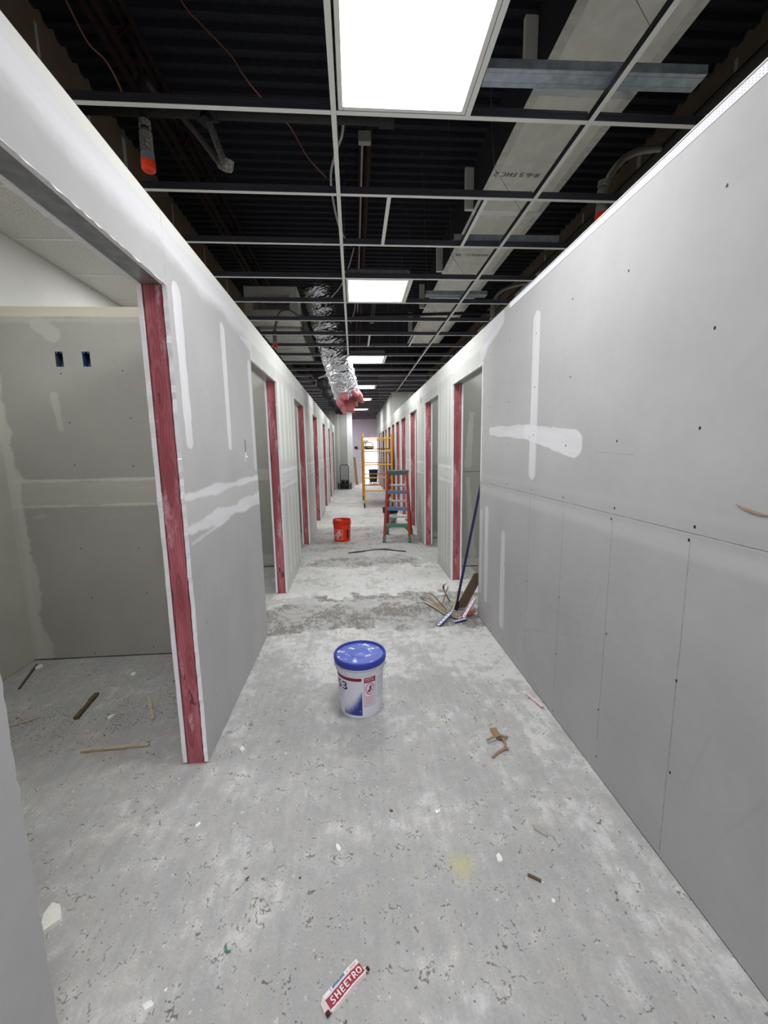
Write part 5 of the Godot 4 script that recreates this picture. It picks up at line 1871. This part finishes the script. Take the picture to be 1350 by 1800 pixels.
func chip(at: Vector3, s: float, sd: int, m: Material, called: String, label: String, category: String, group: String):
	# a flat broken flake with an uneven outline
	var n := 7
	var rg := RandomNumberGenerator.new()
	rg.seed = sd
	var top := []
	var bot := []
	var th := s * 0.16 + 0.0015
	var st := rg.randf_range(0.45, 0.9)
	for i in n:
		var a := TAU * i / n + rg.randf_range(-0.25, 0.25)
		var r := s * rg.randf_range(0.65, 1.1)
		top.append(Vector3(cos(a) * r * 0.9, th * rg.randf_range(0.8, 1.2), sin(a) * r * st * 0.9))
		bot.append(Vector3(cos(a) * r, 0.0, sin(a) * r * st))
	var g := G.new()
	for i in n:
		var j := (i + 1) % n
		g.tri(Vector3(0, th * 1.15, 0), top[i], top[j], Vector3.UP)
		g.quad(top[i], top[j], bot[j], bot[i], (top[i] + top[j]) * Vector3(1, 0, 1))
		g.tri(Vector3.ZERO, bot[i], bot[j], Vector3.DOWN)
	var o := obj(numbered(called), [[g, m]])
	o.position = at
	o.rotation.y = rg.randf_range(0, TAU)
	tag(o, label, category, group)

func floor_things():
	white_bucket()
	orange_bucket()
	ladder()
	scaffold()
	far_things()
	wrapper()
	broom_pile()
	# offcuts in the near left room
	stick(Vector3(-1.43, 0, -2.005), Vector3(-1.10, 0, -2.02), 0.022, 0.016, M.wood, "long pale wood sliver lying on the floor just inside the left door")
	stick(Vector3(-1.63, 0, -2.28), Vector3(-1.66, 0, -2.53), 0.030, 0.020, M.wood_dark, "dark brown split lath lying mid floor in the left room")
	stick(Vector3(-1.31, 0, -2.46), Vector3(-1.18, 0, -2.23), 0.020, 0.016, M.wood, "short pale wood sliver behind the red door stud")
	stick(Vector3(-2.21, 0, -2.64), Vector3(-2.33, 0, -2.96), 0.016, 0.012, M.wood_dark, "thin dark stick pointing into the corner of the left room")
	stick(Vector3(-1.98, 0, -2.24), Vector3(-1.85, 0, -2.32), 0.012, 0.008, M.wood, "tiny pale splinter on the left room floor")
	# torn cardboard strip
	var c := thing("cardboard_strip", "torn curled brown paper strip on the floor by the right wall", "paper strip", Vector3(0.69, 0.004, -1.89))
	ribbon("strip", [Vector3(0.018, 0.004, -0.09), Vector3(0.02, 0.003, -0.05), Vector3(0.035, 0.012, 0.0)], 0.036, 0.002, M.card, c)
	ribbon("strip", [Vector3(-0.048, 0.012, 0.012), Vector3(-0.01, 0.02, 0.0), Vector3(0.03, 0.018, -0.01), Vector3(0.07, 0.004, -0.012)], 0.013, 0.003, M.card, c)
	ribbon("strip", [Vector3(0.035, 0.014, 0.0), Vector3(0.04, 0.010, 0.03), Vector3(0.026, 0.006, 0.065), Vector3(-0.02, 0.003, 0.09), Vector3(-0.055, 0.001, 0.118)], 0.012, 0.002, M.card, c)
	ribbon("strip", [Vector3(0.026, 0.006, 0.07), Vector3(0.045, 0.005, 0.072)], 0.010, 0.002, M.card, c)
	# flakes of plaster, larger ones placed, small ones scattered
	var big := [
		[Vector3(0.496, 0, -1.282), 0.022, "white plaster flake beside the chipped ring on the corridor slab"],
		[Vector3(-0.61, 0, -1.95), 0.024, "thick white plaster lump at the foot of the left wall"],
		[Vector3(-0.101, 0, -1.378), 0.018, "white plaster flake in the middle of the corridor slab"],
		[Vector3(-0.605, 0, -0.964), 0.018, "white plaster flake near the torn printed wrapper"],
		[Vector3(-0.675, 0, -1.525), 0.014, "pale plaster flake in the corridor just outside the left door"],
		[Vector3(-1.03, 0, -1.22), 0.05, "large cream drywall scrap half under the near left wall"],
		[Vector3(-1.44, 0, -2.29), 0.030, "flat cream drywall scrap between the wood slivers"],
		[Vector3(-2.30, 0, -2.93), 0.035, "white plaster lump in the corner of the left room"],
		[Vector3(-1.556, 0, -2.76), 0.026, "flat white scrap by the back partition of the left room"],
		[Vector3(0.697, 0, -1.379), 0.034, "thin grey flake of slab skin below the brown paper strip"],
	]
	for i in big.size():
		chip(big[i][0], big[i][1], 300 + i, M.chip if i != 9 else M.concrete, "plaster_flake", big[i][2], "plaster flake", "plaster flakes on the slab")
	for i in 46:
		var p := Vector3(rng.randf_range(-0.66, 1.0), 0, rng.randf_range(-5.0, -0.8))
		if i % 4 == 0:
			p = Vector3(rng.randf_range(-2.2, -0.95), 0, rng.randf_range(-2.9, -1.2))
		if p.distance_to(Vector3(0.0, 0, -2.285)) < 0.22 or p.distance_to(Vector3(-0.06, 0, -0.96)) < 0.14 or p.distance_to(Vector3(0.69, 0, -1.89)) < 0.15 or p.distance_to(Vector3(0.9, 0, -3.6)) < 0.5:
			continue
		chip(p, rng.randf_range(0.004, 0.010), 400 + i, M.chip if i % 3 else M.wood_dark, "plaster_crumb" if i % 3 else "dirt_crumb", "tiny white plaster crumb on the dusty slab" if i % 3 else "tiny dark crumb of dirt on the dusty slab", "crumb", "plaster crumbs on the slab" if i % 3 else "dirt crumbs on the slab")
	# crumpled foil and small metal bits
	chip(Vector3(-0.71, 0, -2.085), 0.020, 71, M.foil, "foil_scrap", "crumpled shiny foil scrap at the foot of the left wall", "foil", "")
	chip(Vector3(0.311, 0, -1.499), 0.016, 72, M.foil, "metal_clip", "small shiny metal clip on the corridor slab", "clip", "")
	var nl := G.new()
	nl.bar(Vector3(0.575, 0.004, -1.215), Vector3(0.612, 0.004, -1.19), 0.008, 0.007)
	tag(obj("dark_splinter", [[nl, M.wood_dark]]), "short dark splinter on the slab near the right wall", "splinter")
	var gc := G.new()
	gc.tube(curve([Vector3(-0.432, 0.004, -1.085), Vector3(-0.426, 0.005, -1.072), Vector3(-0.414, 0.004, -1.072)]), 0.003, 6)
	tag(obj("plastic_curl", [[gc, mat(c8(60, 140, 110), 0.5)]]), "tiny green plastic curl on the slab", "plastic scrap")
	var bd := G.new()
	bd.bar(Vector3(1.02, 0.006, -2.27), Vector3(1.055, 0.01, -2.13), 0.02, 0.01, Vector3.UP, 0.002)
	tag(obj("torn_tape", [[bd, mottled(121, 0.05, c8(190, 160, 158), c8(226, 214, 212), 9.0, 0.9)]]), "torn pinkish paper tape at the foot of the right wall", "paper scrap")
	# loose wires on the floor before the ladder
	var w := thing("loose_wires", "bundle of loose dark and coloured wires lying before the ladder", "wire", Vector3(0.3, 0.004, -6.0))
	var cols := [c8(52, 50, 48), c8(60, 62, 96), c8(150, 44, 44), c8(90, 86, 80)]
	for i in 4:
		var g := G.new()
		var pts := []
		for k in 7:
			var q := k / 6.0
			pts.append(Vector3(lerpf(-0.42 + 0.03 * i, 0.43 - 0.02 * i, q), 0.004 + 0.004 * sin(k * 2.0 + i), 0.06 - 0.16 * sin(PI * q) + 0.02 * sin(k * 1.3 + i * 2.0)))
		if i == 1:
			pts = pts.slice(3, 7)
		if i == 2:
			pts = pts.slice(4, 7)
		g.tube(curve(pts, 5), 0.006 if i else 0.008, 7)
		obj("wire", [[g, mat(cols[i], 0.5)]], w)

func wrapper():
	# a short torn piece of printed paper sack, folded into a low box with curled ends
	var t := thing("torn_wrapper", "crumpled red and white printed paper scrap with large white letters", "wrapper", Vector3(-0.066, 0.0, -0.962), atan2(0.072, 0.090))
	t.scale = Vector3.ONE * 0.94
	var L := 0.128
	var W := 0.046
	var hgt := func(x: float, y: float) -> float:
		var u := x / L
		return 0.0085 + 0.003 * sin(u * 5.0 + 0.6) - 0.0015 * cos(y / W * 7.0) + 0.0025 * wob.get_noise_2d(x * 5000.0, y * 5000.0)
	var at := func(x: float, y: float, lift: float) -> Vector3: return Vector3(x, hgt.call(x, y) + lift, -y)
	var strips := [[-0.5, -0.40, c8(226, 208, 210)], [-0.40, 0.22, c8(148, 50, 66)], [0.22, 0.30, c8(214, 196, 198)], [0.30, 0.5, c8(222, 222, 222)]]
	for s in strips:
		var g := G.new(true)
		g.smooth(true)
		for i in 18:
			for j in 4:
				var xa := lerpf(-L / 2, L / 2, i / 18.0)
				var xb := lerpf(-L / 2, L / 2, (i + 1) / 18.0)
				var ya := lerpf(s[0], s[1], j / 4.0) * W
				var yb := lerpf(s[0], s[1], (j + 1) / 4.0) * W
				g.quad(at.call(xa, ya, 0.0), at.call(xb, ya, 0.0), at.call(xb, yb, 0.0), at.call(xa, yb, 0.0), Vector3.UP)
		obj("printed_band", [[g, mat(s[2], 0.6)]], t)
	var bl := G.new()
	for i in 8:
		var xa := lerpf(-0.040, 0.012, i / 8.0)
		var xb := lerpf(-0.040, 0.012, (i + 1) / 8.0)
		bl.quad(at.call(xa, W * 0.33, 0.0006), at.call(xb, W * 0.33, 0.0006), at.call(xb, W * 0.48, 0.0006), at.call(xa, W * 0.48, 0.0006), Vector3.UP)
	obj("blue_panel", [[bl, mat(c8(96, 118, 156), 0.6)]], t)
	var rd := G.new()
	for k in 2:
		for i in 6:
			var xa := lerpf(0.018, 0.056, i / 6.0)
			var xb := lerpf(0.018, 0.056, (i + 1) / 6.0)
			rd.quad(at.call(xa, W * (0.33 + 0.05 * k), 0.0006), at.call(xb, W * (0.33 + 0.05 * k), 0.0006), at.call(xb, W * (0.35 + 0.05 * k), 0.0006), at.call(xa, W * (0.35 + 0.05 * k), 0.0006), Vector3.UP)
	obj("small_print", [[rd, mat(c8(186, 110, 120), 0.6)]], t)
	letters("print", "SHEETRO", 0.112, mat(c8(232, 216, 216), 0.6), t, func(p: Vector3) -> Vector3: return at.call(p.x + 0.004, p.y - W * 0.09, p.z + 0.0006), true, 0.020, 0.0004)
	# folded sides and the open ends
	var sd := G.new()
	for i in 18:
		var xa := lerpf(-L / 2, L / 2, i / 18.0)
		var xb := lerpf(-L / 2, L / 2, (i + 1) / 18.0)
		for s in [-1, 1]:
			var a: Vector3 = at.call(xa, s * W / 2, 0.0)
			var b: Vector3 = at.call(xb, s * W / 2, 0.0)
			sd.quad(a, b, Vector3(b.x, 0.0, b.z + s * -0.003), Vector3(a.x, 0.0, a.z + s * -0.003), Vector3(0, 0, -s))
	obj("folded_side", [[sd, mat(c8(224, 206, 208), 0.7)]], t)
	var en := G.new()
	en.quad(at.call(-L / 2, -W / 2, 0), at.call(-L / 2, W / 2, 0), Vector3(-L / 2 - 0.014, 0.004, -W * 0.3), Vector3(-L / 2 - 0.018, 0.002, W * 0.42), Vector3(-1, 1, 0))
	obj("torn_end", [[en, mat(c8(206, 196, 190), 0.8)]], t)
	var en2 := G.new()
	en2.quad(at.call(L / 2, -W / 2, 0), at.call(L / 2, -W * 0.1, 0), Vector3(L / 2 + 0.012, 0.004, W * 0.2), Vector3(L / 2 + 0.012, 0.002, W * 0.6), Vector3(1, 1, 0))
	obj("torn_end", [[en2, mat(c8(206, 196, 190), 0.8)]], t)
	for e in [-1, 1]:
		var dk := G.new()
		dk.box(Vector3(e * (L / 2 + 0.010), 0.004, W * 0.39), Vector3(0.013, 0.007, 0.013), 0.002)
		obj("dark_fold", [[dk, mat(c8(70, 22, 30), 0.7)]], t)

func broom_pile():
	# a pole leaning into the first right opening
	var p := thing("leaning_pole", "long dark blue pole leaning into the first right door opening", "pole", Vector3(0.905, 0, -3.60))
	var g := G.new()
	g.tube([Vector3(0, 0.03, 0), Vector3(0.23, 1.22, -0.02)], 0.012, 10)
	obj("pole", [[g, mat(c8(40, 44, 82), 0.45)]], p)
	var k := G.new()
	k.tube([Vector3(0.003, 0.02, 0), Vector3(0.02, 0.10, 0)], 0.018, 10)
	obj("ferrule", [[k, M.black]], p)
	# ribbed brown board leaning against the wall's end
	var b := thing("ribbed_board", "ribbed dark brown board leaning on the end of the right wall", "board", Vector3(1.0, 0, -3.70))
	for i in 9:
		var r := G.new()
		var o := Vector3(-0.055 + i * 0.0125, 0, 0.01 - i * 0.004)
		r.bar(Vector3(-0.03, 0.012, 0.05) + o, Vector3(0.16, 0.34, 0.01) + o, 0.012, 0.016 + 0.004 * (i % 2), Vector3.BACK, 0.002)
		obj("rib", [[r, mottled(130 + i, 0.05, c8(84, 72, 62), c8(124, 108, 94), 6.0, 0.9) if i % 2 else M.wood_dark]], b)
	# curled straps of brown tape
	var straps := [
		["long brown strap arching out from the pile by the right wall", [Vector3(0.634, 0.015, -4.01), Vector3(0.70, 0.05, -3.82), Vector3(0.78, 0.04, -3.58), Vector3(0.86, 0.015, -3.44), Vector3(0.95, 0.012, -3.40)], 0.022],
		["thin dark strap curling from the pile toward the white floor band", [Vector3(0.70, 0.02, -4.06), Vector3(0.74, 0.06, -3.93), Vector3(0.78, 0.05, -3.74), Vector3(0.82, 0.02, -3.60)], 0.012],
		["short upright brown strap standing in the pile", [Vector3(0.80, 0.015, -3.72), Vector3(0.815, 0.06, -3.72), Vector3(0.84, 0.13, -3.74), Vector3(0.87, 0.19, -3.76)], 0.014],
		["pale grey curved strap rising beside the blue pole", [Vector3(0.80, 0.012, -3.50), Vector3(0.85, 0.04, -3.52), Vector3(0.885, 0.12, -3.54), Vector3(0.90, 0.20, -3.55), Vector3(0.915, 0.235, -3.55)], 0.018],
		["wide tan strap sweeping low across the front of the pile", [Vector3(0.66, 0.010, -3.86), Vector3(0.74, 0.02, -3.66), Vector3(0.80, 0.012, -3.52), Vector3(0.87, 0.008, -3.45), Vector3(0.93, 0.008, -3.47)], 0.026],
		["dark strap looped upright at the back of the pile", [Vector3(0.90, 0.02, -3.80), Vector3(0.86, 0.10, -3.86), Vector3(0.84, 0.17, -3.84), Vector3(0.86, 0.21, -3.80)], 0.018],
		["flat brown strap under the blue edged strips", [Vector3(0.86, 0.010, -3.46), Vector3(0.95, 0.020, -3.50), Vector3(1.04, 0.016, -3.55)], 0.026],
	]
	for i in straps.size():
		var t := thing("curled_strap", straps[i][0], "strap", straps[i][1][0], 0.0, "curled straps in the pile")
		var loc := []
		for q in straps[i][1]:
			loc.append(q - t.position)
		ribbon("strap", loc, straps[i][2], 0.003, [M.card, M.wood_dark, M.card, M.wood, M.wood, M.wood_dark, M.card][i], t)
	# blue edged white printed strips
	var blue := mat(c8(44, 58, 132), 0.5)
	var wht := mat(c8(208, 212, 224), 0.6)
	var strips := [
		["blue edged white strip lying foremost in the pile by the right wall", Vector3(0.68, 0.012, -3.30), Vector3(0.83, 0.045, -3.48)],
		["blue edged white strip lying flat against the brown strap", Vector3(0.83, 0.010, -3.36), Vector3(0.95, 0.018, -3.40)],
		["red printed white strip propped up on the right wall's end", Vector3(0.93, 0.02, -3.42), Vector3(1.06, 0.15, -3.53)],
	]
	for i in strips.size():
		var a: Vector3 = strips[i][1]
		var c: Vector3 = strips[i][2]
		var t := thing("printed_strip", strips[i][0], "strip", (a + c) * 0.5, 0.0, "printed strips in the pile")
		var h := (c - a) * 0.5
		var w := G.new()
		w.bar(-h, h, 0.030, 0.004, Vector3.UP, 0.001)
		obj("face", [[w, wht]], t)
		var e := G.new()
		var side := h.normalized().cross(Vector3.UP).normalized()
		e.bar(-h - side * 0.017, h - side * 0.017, 0.006, 0.007, Vector3.UP, 0.001)
		e.bar(-h + side * 0.017, h + side * 0.017, 0.006, 0.007, Vector3.UP, 0.001)
		obj("edge", [[e, blue if i < 2 else mat(c8(170, 60, 66), 0.6)]], t)
		for k2 in 5:
			var pr := G.new()
			var q := lerpf(-0.8, 0.8, k2 / 4.0)
			pr.box(h * q + Vector3(0, 0.0035, 0), Vector3(0.012, 0.001, 0.012), 0.0, Basis(Vector3.UP, 0.6))
			obj("print", [[pr, blue if i < 2 else mat(c8(170, 60, 66), 0.6)]], t)
	var wh := G.new()
	wh.tube(curve([Vector3(0.99, 0.012, -3.47), Vector3(1.02, 0.03, -3.5), Vector3(1.06, 0.03, -3.53)]), 0.016, 8)
	tag(obj("brush_stub", [[wh, mottled(140, 0.05, c8(150, 92, 52), c8(182, 120, 74), 8.0, 0.6)]]), "short orange brown wooden handle end in the pile", "handle")
